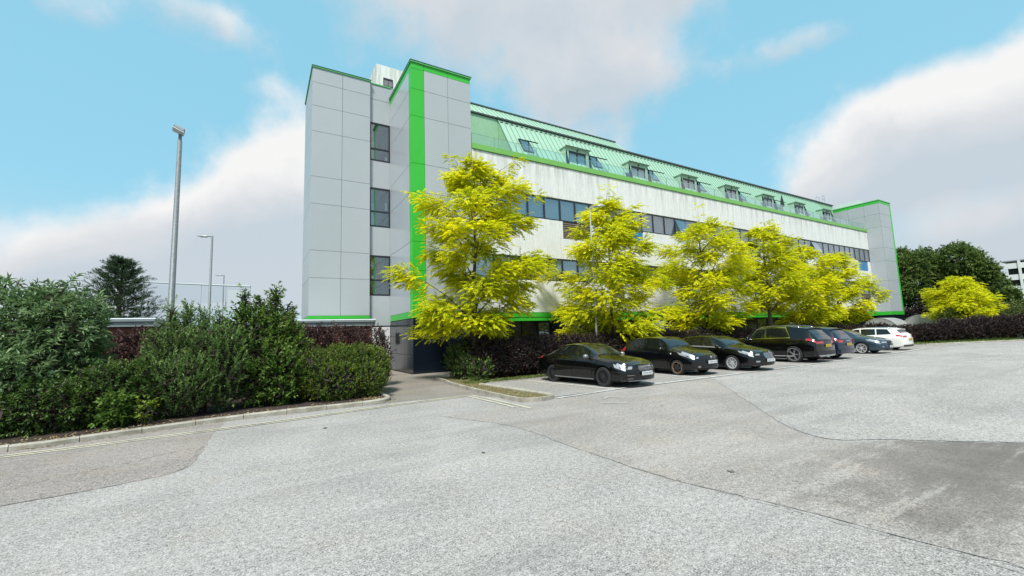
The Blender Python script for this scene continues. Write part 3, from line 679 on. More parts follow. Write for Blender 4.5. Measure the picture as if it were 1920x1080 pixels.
def velux(x0, open_):
    za, zb = 13.55, 14.62; n_ = Vector((0, -(ZG - ZF), YG - YF)).normalized(); u_ = Vector((0, YG - YF, ZG - ZF)).normalized()
    a = Vector((x0, ym(za), za)) + n_ * .05; h = (zb - za) / u_.z; wx = Vector((.82, 0, 0))
    def slab(a, wx, up, nn, t, nm, mt, par):
        vs = [a, a + wx, a + wx + up, a + up]; return MB().add(vs + [v - nn * t for v in vs], [(0, 1, 2, 3), (7, 6, 5, 4), (0, 4, 5, 1), (1, 5, 6, 2), (2, 6, 7, 3), (3, 7, 4, 0)]).build(nm, mt, par)
    v = slab(a, wx, u_ * h, n_, .08, 'roof_window', M['frame'], B)
    slab(a + Vector((.07, 0, 0)) + u_ * .08 + n_ * .008, wx - Vector((.14, 0, 0)), u_ * (h - .16), n_, .004, 'pane', M['glass'], v)
    slab(a + Vector((.08, 0, 0)) + u_ * .09 + n_ * .002, wx - Vector((.16, 0, 0)), u_ * (h - .18), n_, .002, 'blind', M['curtain'], v)
    if open_:
        th = R(30); d_ = (u_ * -cos(th) + n_ * sin(th)); nn = n_ * cos(th) + u_ * sin(th)
        slab(a + u_ * h + n_ * .03, wx, d_ * h, nn, .05, 'open_sash', M['balustrade'], v)
        for xx in (0, .77): slab(a + u_ * h + n_ * .035 + Vector((xx, 0, 0)), Vector((.05, 0, 0)), d_ * h, nn, .065, 'sash_bar', M['frame'], v)
        slab(a + u_ * h + n_ * .037, wx, d_ * .06, nn, .065, 'sash_bar', M['frame'], v)
        slab(a + u_ * h + n_ * .037 + d_ * (h - .07), wx, d_ * .07, nn, .065, 'sash_bar', M['frame'], v)
for k in range(8): velux(14.3 + 5.98 * k, k in (0, 1, 2, 3, 4, 5))
# far end tower, standing forward of the facade
XR, YR = 61.45, 19.53; XR2 = 64.75
MB().box(XR + .05, XR2 - .05, YR + .05, 26, 0, 15.9).build('tower_wall', M['black_gap'], B)
RL = [15.58, 14.33, 12.82, 10.35, 8.80, 6.48, 4.90, 2.98]
panels_x([YR + .05, 21.0, 22.6, 24.3, 26], RL, XR, M['grey_panel'])
panels_y([XR, 64.35], RL, YR, M['grey_panel'])
panels_y([64.35, XR2], RL, YR, M['green'], gap=.003)
panels_x([YR + .05, 26], [15.92, 15.58], XR, M['green'], gap=.002)
panels_y([XR, XR2], [15.92, 15.58], YR, M['green'], gap=.002)
panels_y([XR, XR2], [2.98, 2.60], YR, M['green'], gap=.002)
panels_x([YR + .05, 22], [2.98, 2.60], XR, M['green'], gap=.002)
panels_y([XR, XR2], [2.58, 0.02], YR, M['charcoal'])
panels_x([YR + .05, 21.4], [2.58, 0.02], XR, M['charcoal'])
MB().box(XR - .04, XR2 + .04, YR - .05, 26.05, 15.92, 16.0).build('coping', M['green_trim'], B)
MB().box(62.6, 64.3, 21.9, 24.2, 16.0, 16.75).build('roof_hatch', M['pale_roof'], B)
# guard rails on the far end of the roof
for xa_, xb_, zz_ in ((57.2, 58.0, 17.05), (58.75, 59.35, 17.45)):
    gr = MB().tube([(xa_, 24, 16.3), (xa_, 24, zz_)], .035, 5).tube([(xb_, 24, 16.3), (xb_, 24, zz_)], .035, 5).tube([(xa_, 24, zz_), (xb_, 24, zz_)], .03, 5).tube([(xa_, 24, zz_ - .45), (xb_, 24, zz_ - .45)], .03, 5)
    gr.build('guard_rail', M['pale_steel'], B)
# sign on the dark plinth: a bird emblem and the letters that the tree leaves free
emb = MB(); e0 = (6.9, Y0 - .006)
def em(pts): emb.add([(x, Y0 - .006, z) for x, z in pts] + [(x, Y0 + .0015, z) for x, z in pts], [tuple(range(len(pts))), tuple(range(2 * len(pts) - 1, len(pts) - 1, -1))] + [(i, len(pts) + i, len(pts) + (i + 1) % len(pts), (i + 1) % len(pts)) for i in range(len(pts))])
em([(6.97, 2.28), (7.02, 2.32), (7.09, 2.24), (7.15, 2.12), (7.19, 1.98), (7.19, 1.85), (7.1, 1.84), (7.05, 1.95), (7.03, 2.08)])
em([(6.90, 2.22), (6.93, 2.24), (6.96, 2.14), (7.0, 2.02), (7.04, 1.93), (7.02, 1.86), (6.95, 1.96), (6.91, 2.06)])
em([(6.66, 1.72), (6.80, 1.82), (6.93, 1.885), (7.08, 1.845), (7.08, 1.825), (6.95, 1.85), (6.82, 1.80)])
emb.build('sign_emblem', M['logo'], B)
def text_obj(name, s, size, mat, parent, mw, depth=.003):
    cu = bpy.data.curves.new(name, 'FONT'); cu.body = s; cu.size = size; cu.extrude = depth; cu.resolution_u = 2
    t = bpy.data.objects.new(name, cu); col.objects.link(t)
    bpy.context.view_layer.update()
    me = bpy.data.meshes.new_from_object(t.evaluated_get(bpy.context.evaluated_depsgraph_get())); bpy.data.objects.remove(t)
    me.materials.clear(); me.materials.append(mat); me.transform(mw)
    return link(name, me, parent)
rot = Matrix.Rotation(R(90), 4, 'X'); off = Vector((X0, Y0, 0))
for s, x, z, h in (('E', 7.21, 1.86, .40), ('T L', 7.36, 1.565, .30)):
    text_obj('sign_lettering', s, h, M['letters'], B, Matrix.Translation(Vector((x, Y0 - .004, z)) - off) @ rot)

# potted conifer, chair and table tops seen on the terrace
t = empty('parasol', (44.4, 21.6, 12.47), label='closed dark parasol standing on the roof terrace between two dormers', cat='parasol')
MB().tube([(44.4, 21.6, 12.47), (44.4, 21.6, 14.7)], .03, 6).build('pole', M['frame'], t)
MB().tube([(44.4, 21.6, 13.55), (44.4, 21.6, 13.6), (44.4, 21.6, 14.2), (44.4, 21.6, 14.75)], [.12, .2, .13, .02], 8).build('canopy', M['frame'], t)
def deck_chair(x, lab):
    t = empty('terrace_chair', (x, 21.45, 12.47), label=lab, cat='chair')
    MB().tube([(x, 21.3, 12.47), (x + .5, 21.5, 13.3)], .02, 5).tube([(x + .45, 21.3, 12.47), (x - .05, 21.5, 13.1)], .02, 5).build('frame', M['pale_steel'], t)
    MB().poly([(x, 21.25, 12.85), (x + .45, 21.2, 12.85), (x + .6, 21.55, 13.4), (x + .15, 21.6, 13.4)]).build('seat', M['frame'], t)
deck_chair(22.6, 'folding chair on the terrace left of the second dormer, behind the glass'); deck_chair(40.3, 'folding chair on the terrace behind glass, left of the closed parasol'); deck_chair(51.6, 'folding chair on the terrace before the last dormer on the right')

# ------------------------------------------------------------------ other structures
def outbuilding(x0, x1, y0, y1, z, lab):
    t = empty('outbuilding', (x0, y0, 0), label=lab, cat='outbuilding')
    mb = MB().box(x0 + .12, x1 - .12, y0 + .15, y1, 0, z - .32).build('wall', M['brick'], t)
    MB().box(x0, x1, y0, y1 + .1, z - .30, z - .04).build('fascia', M['fascia'], t)
    MB().prism_x([(y0 - .03, z - .038), (y0 + .1, z + .01), (y1, z + .07), (y1 + .12, z - .038)], x0 - .03, x1 + .03).build('roof', M['pale_roof'], t)
    MB().box(x0 - .02, x1 + .02, y0 - .06, y0 - .002, z - .12, z - .03).build('gutter', M['fascia'], t)
outbuilding(.7, 4.5, 20, 24.6, 2.72, 'low flat roofed brick outbuilding beside the left grey tower')
outbuilding(-8.5, -3.38, 20, 24, 2.84, 'low flat roofed brick outbuilding behind the left shrubs, under the dark conifer')

def street_pole(px, py, h, rad, lab, arm=0., adir=(-1, 0), group=None):
    t = empty('lamp_post', (px, py, 0), label=lab, cat='lamp post', group=group)
    mb = MB().tube([(px, py, -.1), (px, py, 1.2), (px, py, 1.25), (px, py, h)], [rad * 1.5, rad * 1.5, rad * 1.1, rad * .72], 12)
    mb.build('pole', M['galv'] if rad > .08 else M['lamp_grey'], t, True)
    MB().box(px - .05, px + .05, py - rad * 1.5 - .01, py - rad * 1.5 + .02, .4, .95).build('access_door', M['lamp_grey'], t)
    return t
# floodlight pole
fx, fy_ = -2.86, 19.6
t = street_pole(fx, fy_, 9.55, .102, 'tall galvanised pole with a floodlight on top, tallest post behind the left shrubs')
MB().tube([(fx, fy_, 9.5), (fx, fy_, 9.82)], .055, 8).build('bracket', M['galv'], t)
def rbox(c, dx, dy, dz, rot, name, mat, parent):
    mb = MB().box(-dx, dx, -dy, dy, -dz, dz); mm = Matrix.Translation(c) @ rot.to_4x4()
    mb.v = [tuple(mm @ Vector(v)) for v in mb.v]; o = mb.build(name, mat, parent); bevel(o, min(dx, dy, dz) * .35, 2); return o
from mathutils import Euler
rbox(Vector((fx - .02, fy_ - .06, 9.96)), .16, .13, .065, Euler((R(-20), R(24), 0)).to_matrix(), 'lamp_head', M['fascia'], t)
rbox(Vector((fx - .05, fy_ - .10, 9.875)), .19, .12, .02, Euler((R(-20), R(24), 0)).to_matrix(), 'lens', M['lens'], t)
MB().tube([(fx - .22, fy_, 10.1), (fx - .16, fy_, 10.16), (fx - .05, fy_, 10.05)], .025, 5).build('sensor', M['fascia'], t)
def arm_lamp(px, py, h, rad, ln, dirx, diry, lab, curved=False):
    t = street_pole(px, py, h, rad, lab)
    d = Vector((dirx, diry, 0)).normalized()
    if curved:
        pts = [Vector((px, py, h - .02)) + d * a + Vector((0, 0, b)) for a, b in ((0, 0), (.06, .12), (.2, .2), (.4, .23))]
        MB().tube(pts, rad * .6, 8).build('arm', M['lamp_grey'], t, True); base = pts[-1]
    else:
        base = Vector((px, py, h)) + d * .25; MB().tube([Vector((px, py, h)), base], rad * .6, 8).build('arm', M['lamp_grey'], t)
    s = d.cross(Vector((0, 0, 1)))
    vs = []
    for a, wd, zt, zb in ((0, .07, .03, -.03), (.12, .13, .05, -.05), (ln * .6, .15, .06, -.05), (ln, .06, .02, -.025)):
        for sg, zz in ((-1, zb), (1, zb), (1, zt), (-1, zt)): vs.append(base + d * a + s * (sg * wd * (1 if zz < 0 else .6)) + Vector((0, 0, zz + a * .05)))
    fs = [(i * 4 + k, i * 4 + (k + 1) % 4, i * 4 + 4 + (k + 1) % 4, i * 4 + 4 + k) for i in range(3) for k in range(4)] + [(3, 2, 1, 0), (12, 13, 14, 15)]
    bevel(MB().add(vs, fs).build('lamp_head', M['lamp_grey'], t, True), .015, 2)
    MB().add([base + d * .15 + s * .09 + Vector((0, 0, -.052)), base + d * ln * .7 + s * .09 + Vector((0, 0, -.035)), base + d * ln * .7 - s * .09 + Vector((0, 0, -.035)), base + d * .15 - s * .09 + Vector((0, 0, -.052)),
              base + d * .15 + s * .09 + Vector((0, 0, -.075)), base + d * ln * .7 + s * .09 + Vector((0, 0, -.058)), base + d * ln * .7 - s * .09 + Vector((0, 0, -.058)), base + d * .15 - s * .09 + Vector((0, 0, -.075))],
             [(4, 5, 6, 7), (0, 1, 5, 4), (1, 2, 6, 5), (2, 3, 7, 6), (3, 0, 4, 7)]).build('lens', M['lens'], t)
    return t
arm_lamp(-3.16, 35.98, 9.42, .085, .75, -1, .45, 'grey street lamp with a short arm, between the tall pole and the left tower')
arm_lamp(-3.96, 59.8, 9.9, .085, .75, -1, .45, 'small distant street lamp, farthest of the three posts on the left')
arm_lamp(14.33, 16.12, 8.02, .045, .42, 1, -.35, 'slender lamp post with a curved arm at the left side of the second golden tree', True)

# pale glazed screen standing far behind the left shrubs
g = empty('glass_screen', (-6, 56, 0), label='pale framed glass screen far behind the lamp posts, left of the grey tower', cat='screen')
GA, GBp = Vector((-10.9, 58.3, 0)), Vector((-1.1, 52.6, 0)); gd = (GBp - GA)
def gpt(t_, z): p = GA + gd * t_; return Vector((p.x, p.y, z))
fr = MB()
for tt in (0, .25, .54, .77, .93, 1.0): fr.tube([gpt(tt, 0), gpt(tt, 8.6 - .8 * tt)], .035, 6)
fr.tube([gpt(0, 8.65), gpt(1, 7.8)], .09, 6).tube([gpt(0, 6.1), gpt(1, 5.6)], .035, 6)
fr.build('frame', M['pale_steel'], g)
ts = (0, .25, .54, .77, 1.0)
for a, b_ in zip(ts, ts[1:]):
    for z0, z1 in ((.3, 6.0), (6.2, 8.45)):
        nrm = Vector((gd.y, -gd.x, 0)).normalized() * .02
        p = [gpt(a + .006, z0), gpt(b_ - .006, z0), gpt(b_ - .006, z1 - .7 * b_), gpt(a + .006, z1 - .7 * a)]
        MB().add(p + [q + nrm for q in p], [(0, 1, 2, 3), (7, 6, 5, 4), (0, 4, 5, 1), (1, 5, 6, 2), (2, 6, 7, 3), (3, 7, 4, 0)]).build('pane', M['screen_glass'], g)
nrm = Vector((gd.y, -gd.x, 0)).normalized() * .1
p = [gpt(.80, 6.1) + nrm, gpt(.95, 6.05) + nrm, gpt(.95, 7.4) + nrm, gpt(.80, 7.5) + nrm]
MB().add(p + [q + nrm * .4 for q in p], [(0, 1, 2, 3), (7, 6, 5, 4), (0, 4, 5, 1), (1, 5, 6, 2), (2, 6, 7, 3), (3, 7, 4, 0)]).build('notice_board', M['pale_board'], g)

# multi-storey car park far right
cp = empty('multi_storey_car_park', (150, 15, 0), label='white multi-storey car park with open decks, far behind the trees at the right edge', cat='car park')
for k in range(5):
    z = 3.0 + k * 2.65
    MB().box(150, 185, -6, 26.3, z - .25, z).build('deck', M['interior'], cp)
    MB().box(149.7, 150, -6, 26.4, z - .5, z + .75).build('parapet', M['white_wall'], cp)
for y in np.arange(-5, 27, 3.6): MB().box(149.5, 149.7, y - .22, y + .22, 0, 14.9).build('column', M['white_wall'], cp)
MB().box(152, 185, -5, 26, 0, 13.2).build('core', M['interior'], cp)
MB().box(149.6, 185, -6.2, 26.5, 14.75, 15.0).build('roof', M['fascia'], cp)

# two curved pale shelters behind the dark hedge
def shelter(x0, x1, yc, r, h, lab, mat):
    t = empty('shelter', ((x0 + x1) / 2, yc, 0), label=lab, cat='shelter')
    n = 14; out = [(yc + r * cos(pi * i / n), .7 + (h - .7) * sin(pi * i / n)) for i in range(n + 1)]; inn = [(yc + (r - .06) * cos(pi * i / n), .7 + (h - .76) * sin(pi * i / n)) for i in range(n, -1, -1)]
    mb = MB()
    for i in range(n): mb.prism_x([out[i], out[i + 1], inn[n - i - 1], inn[n - i]], x0, x1)
    mb.build('curved_roof', mat, t)
    for xx in (x0 + .02, x1 - .05): MB().prism_x([(a_, b_) for a_, b_ in inn], xx, xx + .03).build('end_panel', mat, t)
    for x in np.linspace(x0 + .3, x1 - .3, 3):
        for s in (-1, 1): MB().tube([(x, yc + s * (r - .05), 0), (x, yc + s * (r - .05), .75)], .05, 6).build('post', M['galv'], t)
M['silver_cover'] = simple('silver shelter skin', (.42, .42, .42), .3, .3, var=.1, scale=2)
shelter(50.6, 53.5, 17.2, 1.5, 2.2, 'pale domed shelter roof just behind the white estate car', M['silver_cover'])
shelter(57.0, 60.5, 15.9, 1.9, 2.45, 'long silver domed shelter roof behind the dark hedge below the far tower', M['silver_cover'])

# ------------------------------------------------------------------ cars
def paint(name, c, rough=.25, metal=.0):
    m = simple(name, c, rough + .1, metal, .12, coat=1.0); m.node_tree.nodes['Principled BSDF'].inputs['Coat Roughness'].default_value = .02; m.node_tree.nodes['Principled BSDF'].inputs['Coat IOR'].default_value = 1.5; return m
M['paint_black'] = paint('black car paint', (.0015, .0016, .0018)); M['paint_black2'] = paint('black blue car paint', (.002, .0025, .004))
M['paint_navy'] = paint('navy car paint', (.006, .014, .034)); M['paint_slate'] = paint('slate blue car paint', (.025, .047, .07), .3, .3)
M['paint_white'] = paint('white car paint', (.72, .72, .70), .3)
M['tyre'] = simple('tyre rubber', (.012, .012, .013), .75); M['rim_black'] = simple('black alloy', (.035, .035, .038), .3, .3)
M['rim_silver'] = simple('silver alloy', (.62, .63, .65), .3, .35); M['rim_bronze'] = simple('bronze rim edge', (.32, .20, .13), .35, .5); M['rim_grey'] = simple('grey alloy', (.26, .265, .28), .3, .4)
M['trim_black'] = simple('black plastic trim', (.008, .008, .009), .45); M['chrome'] = simple('chrome', (.6, .62, .64), .12, 1.)
M['headlamp'] = simple('headlamp cover', (.27, .30, .32), .3, .1, .4); M['tail_red'] = simple('red lamp glass', (.36, .015, .02), .12, coat=1.)
M['plate_white'] = simple('white number plate', (.62, .64, .66), .4); M['plate_yellow'] = simple('yellow number plate', (.62, .42, .03), .4); M['ink'] = simple('black lettering', (.01, .01, .012), .5)
M['indicator'] = simple('side repeater', (.65, .66, .62), .3); M['seat'] = simple('car seat', (.03, .03, .033), .8)
SEC = 9
class Body:
    """car body surface: s runs 0 (nose) to 1 (tail), t runs 0 (sill) to 8 (centre of the top)"""
    def __init__(b, sp):
        b.sp = sp; b.L, b.W = sp['L'], sp['W']; st = np.array(sp['st'])   # s, width factor, belt z, belt half width, roof edge z, roof half width, crown z, sill z
        ss = np.linspace(0, 1, 161); ker = np.exp(-.5 * (np.arange(-6, 7) / 1.9) ** 2); ker /= ker.sum()
        b.ss = ss; b.tab = []
        for j in range(1, 8):
            y = np.interp(ss, st[:, 0], st[:, j]); yp = np.concatenate([2 * y[0] - y[6:0:-1], y, 2 * y[-1] - y[-2:-8:-1]]); b.tab.append(np.convolve(yp, ker, 'valid'))
    def section(b, s):
        wf, zb, wb, zr, wr, zt, zs = [float(np.interp(s, b.ss, y)) for y in b.tab]
        h = b.W / 2 * wf
        return [(h * .86, zs), (h * .965, zs + .05), (h * .985, zs + (zb - zs) * .30), (h, zs + (zb - zs) * .62), (h * .985, zs + (zb - zs) * .86),
                (h * wb, zb), (h * wr, zr), (h * wr * .82, zr + (zt - zr) * .62), (0, zt)]
    def pt(b, s, t, side=1):
        sec = b.section(s); i = min(int(t), SEC - 2); f = t - i
        x = sec[i][0] * (1 - f) + sec[i + 1][0] * f; z = sec[i][1] * (1 - f) + sec[i + 1][1] * f
        return Vector((side * x, -b.L / 2 + s * b.L, z))
    def cap(b, end, u, z):
        """front (end=0) or rear (end=1) face at lateral fraction u and height z"""
        sec = b.section(end); zz = [q[1] for q in sec]; xx = [q[0] for q in sec]
        wz = float(np.interp(z, zz, xx)); sg = -1 if end == 0 else 1; bul = b.sp.get('bulge', (.24, .12))[end]
        y = -b.L / 2 + end * b.L + sg * bul * (1 - u * u) * min(1, max(0, 1.0 - abs(z - (zz[0] + zz[-1]) / 2) / (zz[-1] - zz[0]) * .7))
        return Vector((u * wz, y, z))
def shade_mesh(name, vs, fs, mat, parent, smooth=True, thick=0.0):
    me = bpy.data.meshes.new(name); me.from_pydata([tuple(v) for v in vs], [], fs); me.materials.append(mat)
    bm = bmesh.new(); bm.from_mesh(me); bmesh.ops.remove_doubles(bm, verts=bm.verts, dist=.0005); bmesh.ops.recalc_face_normals(bm, faces=bm.faces); bm.to_mesh(me); bm.free()
    if smooth:
        me.polygons.foreach_set('use_smooth', [True] * len(me.polygons)); me.set_sharp_from_angle(angle=R(38))
    return link(name, me, parent)
def patch(b, name, mat, parent, s0, s1, t0, t1, side=1, off=.006, n=10, m=5, both=False, s0b=None, s1b=None):
    """skin patch on the body; s0b/s1b let the ends slant (value at t1)"""
    vs, fs = [], []; s0b = s0 if s0b is None else s0b; s1b = s1 if s1b is None else s1b
    sides = (1, -1) if both else (side,)
    for sd_ in sides:
        base = len(vs)
        for i in range(n + 1):
            for j in range(m + 1):
                ft = j / m; t_ = t0 + (t1 - t0) * ft; a = s0 + (s0b - s0) * ft; c = s1 + (s1b - s1) * ft; s = a + (c - a) * i / n
                p = b.pt(s, t_, sd_); e = .004
                du = b.pt(min(1, s + e), t_, sd_) - b.pt(max(0, s - e), t_, sd_); dv = b.pt(s, min(8, t_ + .08), sd_) - b.pt(s, max(0, t_ - .08), sd_)
                nn = du.cross(dv) * sd_
                if nn.length < 1e-9: nn = Vector((0, 0, 1))
                nn.normalize()
                if nn.z < -.2 and t_ > 2: nn = -nn
                if t_ >= 6 and nn.z < 0: nn = -nn
                if t_ < 6 and nn.x * sd_ < 0: nn = -nn
                vs.append(p + nn * off)
        for i in range(n):
            for j in range(m):
                q = base + i * (m + 1) + j; fs.append((q, q + m + 1, q + m + 2, q + 1))
    return shade_mesh(name, vs, fs, mat, parent)
def cap_patch(b, name, mat, parent, end, u0, u1, z0, z1, off=.008, n=10, m=4, u0b=None, u1b=None, bars=False):
    vs, fs = [], []; sg = -1 if end == 0 else 1; u0b = u0 if u0b is None else u0b; u1b = u1 if u1b is None else u1b
    for i in range(n + 1):
        for j in range(m + 1):
            f = j / m; a = u0 + (u0b - u0) * f; c = u1 + (u1b - u1) * f; p = b.cap(end, a + (c - a) * i / n, z0 + (z1 - z0) * f); vs.append(p + Vector((0, sg * off, 0)))
    k = len(vs); vs += [v - Vector((0, sg * (off + .02), 0)) for v in vs]
    for i in range(n):
        for j in range(m):
            q = i * (m + 1) + j; fs.append((q, q + m + 1, q + m + 2, q + 1))
            if i == 0: fs.append((q, q + 1, q + 1 + k, q + k))
            if i == n - 1: fs.append((q + m + 1, q + m + 2, q + m + 2 + k, q + m + 1 + k))
            if j == 0: fs.append((q, q + m + 1, q + m + 1 + k, q + k))
            if j == m - 1: fs.append((q + 1, q + m + 2, q + m + 2 + k, q + 1 + k))
    return shade_mesh(name, vs, fs, mat, parent)
def wheel_meshes(r, wd, rr, spokes, rim_mat, edge_mat, twin=False):
    ty = MB(); seg = 32; prof = [(rr, -wd / 2 + .01), (r - .035, -wd / 2), (r - .008, -wd / 2 + .02), (r, -wd / 4), (r, wd / 4), (r - .008, wd / 2 - .02), (r - .035, wd / 2), (rr, wd / 2 - .01), (rr - .01, 0)]
    vs = [(x, rad * cos(2 * pi * k / seg), rad * sin(2 * pi * k / seg)) for k in range(seg) for rad, x in prof]; m = len(prof)
    ty.add(vs, [(k * m + j, k * m + (j + 1) % m, ((k + 1) % seg) * m + (j + 1) % m, ((k + 1) % seg) * m + j) for k in range(seg) for j in range(m)])
    rm = MB(); xo = wd / 2 - .02   # outer face towards +x
    def ring(r0, r1, x0, x1, mi=0):
        vs = [];
        for k in range(seg):
            a = 2 * pi * k / seg
            for rad, x in ((r0, x0), (r1, x0), (r1, x1), (r0, x1)): vs.append((x, rad * cos(a), rad * sin(a)))
        rm.add(vs, [(k * 4 + j, k * 4 + (j + 1) % 4, ((k + 1) % seg) * 4 + (j + 1) % 4, ((k + 1) % seg) * 4 + j) for k in range(seg) for j in range(4)], mi)
    ring(rr - .025, rr + .004, xo - .10, xo + .012, 1); ring(0.001, .055, xo - .05, xo - .002, 0); ring(.001, rr - .03, xo - .13, xo - .11, 2)
    for k in range(spokes):
        for da in ((-.13, .13) if twin else (0,)):
            a = 2 * pi * k / spokes; ca, sa = cos(a + da), sin(a + da); c0, s0 = cos(a + da * .3), sin(a + da * .3)
            hw0, hw1 = (.020, .013) if not twin else (.010, .008)
            if spokes <= 5 and not twin: hw0, hw1 = .05, .035
            if spokes > 14: hw0, hw1 = .009, .008
            p0, p1 = (.04 * c0, .04 * s0), ((rr - .015) * ca, (rr - .015) * sa); nx, ny = -sa, ca
            vs = []
            for (py, pz), hw, dx in ((p0, hw0, -.012), (p1, hw1, 0)):
                for sg in (-1, 1): vs += [(xo + dx, py + nx * hw * sg, pz + ny * hw * sg), (xo + dx - .035, py + nx * hw * sg, pz + ny * hw * sg)]
            rm.add(vs, [(0, 2, 6, 4), (1, 5, 7, 3), (0, 4, 5, 1), (2, 3, 7, 6), (4, 6, 7, 5), (0, 1, 3, 2)], 0)
    t_me = ty.mesh('wheel', M['tyre'], smooth=True); t_me.set_sharp_from_angle(angle=R(35)); r_me = rm.mesh('rim', [rim_mat, edge_mat, M['rim_black']])
    return t_me, r_me
def car(x, y, rz, sp, lab):
    root = empty('car', (x, y, 0), rz, label=lab, cat='car', group=None)
    b = Body(sp); L, W = b.L, b.W
    # closed body shell
    N = 72; ssv = [i / N for i in range(N + 1)]; vs, fs = [], []; rows = 2 * SEC - 1
    for s in ssv:
        sec = b.section(s); y_ = -L / 2 + s * L
        vs += [(-q[0], y_, q[1]) for q in sec[:-1]] + [(0, y_, sec[-1][1])] + [(q[0], y_, q[1]) for q in sec[-2::-1]]
    for i in range(N):
        for j in range(rows - 1): fs.append((i * rows + j, (i + 1) * rows + j, (i + 1) * rows + j + 1, i * rows + j + 1))
        fs.append((i * rows, i * rows + rows - 1, (i + 1) * rows + rows - 1, (i + 1) * rows))
    for end in (0, 1):
        sec = b.section(end); K = 8; base = len(vs)
        for j in range(SEC - 1):
            for k in range(K + 1): vs.append(tuple(b.cap(end, -1 + 2 * k / K, sec[j][1]) if 0 < k < K else (sec[j][0] * (-1 if k == 0 else 1), -L / 2 + end * L, sec[j][1])))
        ci = base + (SEC - 1) * (K + 1); vs.append((0, -L / 2 + end * L, sec[-1][1]))
        for j in range(SEC - 2):
            for k in range(K): q = base + j * (K + 1) + k; fs.append((q, q + 1, q + K + 2, q + K + 1))
        for k in range(K): q = base + (SEC - 2) * (K + 1) + k; fs.append((q, q + 1, ci))
        fs.append(tuple(base + k for k in range(K + 1)))
    body = shade_mesh('body', vs, fs, sp['paint'], root)
    # wheel arches
    r = sp['r']; wy = [(-L / 2 + sp['fo']), (-L / 2 + sp['fo'] + sp['wb'])]; cut = MB(); seg = 28
    for yy in wy:
        for sd_ in (-1, 1):
            x0, x1 = sd_ * (W / 2 - .30), sd_ * (W / 2 + .1); ra = r * 1.12
            vsc = [(xx, yy + ra * cos(2 * pi * k / seg), r + .01 + ra * sin(2 * pi * k / seg)) for xx in (x0, x1) for k in range(seg)]
            cut.add(vsc, [tuple(range(seg)), tuple(range(2 * seg - 1, seg - 1, -1))] + [(k, seg + k, seg + (k + 1) % seg, (k + 1) % seg) for k in range(seg)])
    cme = cut.mesh('cutter', M['trim_black']); bm = bmesh.new(); bm.from_mesh(cme); bmesh.ops.recalc_face_normals(bm, faces=bm.faces); bm.to_mesh(cme); bm.free()
    co = link('cutter', cme); body.data.materials.append(M['trim_black'])
    md = body.modifiers.new('b', 'BOOLEAN'); md.operation = 'DIFFERENCE'; md.object = co; md.solver = 'EXACT'; md.material_mode = 'TRANSFER'
    body.parent = None; bpy.context.view_layer.update()
    me = bpy.data.meshes.new_from_object(body.evaluated_get(bpy.context.evaluated_depsgraph_get()))
    body.modifiers.clear(); body.data = me; me.name = 'body'; body.parent = root; bpy.data.objects.remove(co)
    me.set_sharp_from_angle(angle=R(35))
    wt = sp.get('wheelw', .21); tm, rm_ = wheel_meshes(r, wt, sp['rr'], sp['spokes'], sp['rim'], sp.get('edge', sp['rim']), sp.get('twin', False))
    for yy in wy:
        for sd_ in (-1, 1):
            wh = link('wheel', tm, root, (sd_ * (W / 2 - wt / 2 - .015), yy, r), (0, 0, 0 if sd_ > 0 else pi)); link('rim', rm_, wh)
        for sd_ in (-1, 1):
            ra = r * 1.12; ar = MB(); n = 20
            for k in range(n):
                a0, a1 = R(-8) + (pi + R(16)) * k / n, R(-8) + (pi + R(16)) * (k + 1) / n
                q = []
                for a in (a0, a1):
                    for rad, dx in ((ra - .01, .0), (ra + .035, -.004)): q.append((sd_ * (W / 2 * sp.get('archw', .985) + .008 + dx), yy + rad * cos(a), r + .01 + rad * sin(a)))
                ar.poly([q[0], q[1], q[3], q[2]])
            if sp.get('arch'): ar.build('wheel_arch', sp['arch'], root, True)
    # glass
    g = sp['glass']; gm = M['car_glass']
    # cabin lining behind the glass
    for sd_ in (-1, 1):
        for (s0, s0b, s1, s1b) in g['side']:
            if sp.get('chrome_win'): patch(b, 'window_trim', M['chrome'], root, s0 - .006, s1 + .006, 5.02, 5.99, sd_, .003, 14, 4, s0b=s0b - .006, s1b=s1b + .004)
            patch(b, 'side_window', M['side_glass'], root, s0, s1, 5.10, 5.90, sd_, .006, 14, 4, s0b=s0b, s1b=s1b)
    ws = g['screen']; patch(b, 'windscreen', M['screen_tint'], root, ws[0], ws[1], 6.05, 8, 1, .007, 12, 8, both=True)
    rw = g['rear']; patch(b, 'rear_window', M['screen_tint'], root, rw[0], rw[1], 6.12, 8, 1, .007, 10, 8, both=True)
    # doors: skins set slightly proud with a dark shut line round them
    for sd_ in (-1, 1):
        for (s0, s1) in sp['doors']:
            patch(b, 'door', sp['paint'], root, s0 + .0022, s1 - .0022, 1.1, 4.95, sd_, .006, 12, 10)
            p = b.pt(s1 - .035, 4.15, sd_)
            h = rbox(p + Vector((sd_ * .018, 0, 0)), .012, .075, .013, Matrix.Identity(3), 'door_handle', sp.get('handle', sp['paint']), None); h.parent = root
        # mirror
        p = b.pt(sp['mirror'], 5.05, sd_); mm = MB(); n = 8; vsm = []
        for (dy, sx, sz) in ((-.075, .35, .5), (-.055, .8, .85), (-.0, 1., 1.), (.045, .95, .95), (.05, .7, .7)):
            for k in range(n): a = 2 * pi * k / n; vsm.append((p.x + sd_ * (.12 + .095 * sx * cos(a)), p.y + dy, p.z + .06 + .065 * sz * sin(a)))
        mm.add(vsm, [(i * n + k, i * n + (k + 1) % n, (i + 1) * n + (k + 1) % n, (i + 1) * n + k) for i in range(4) for k in range(n)] + [tuple(range(n - 1, -1, -1)), tuple(range(4 * n, 5 * n))])
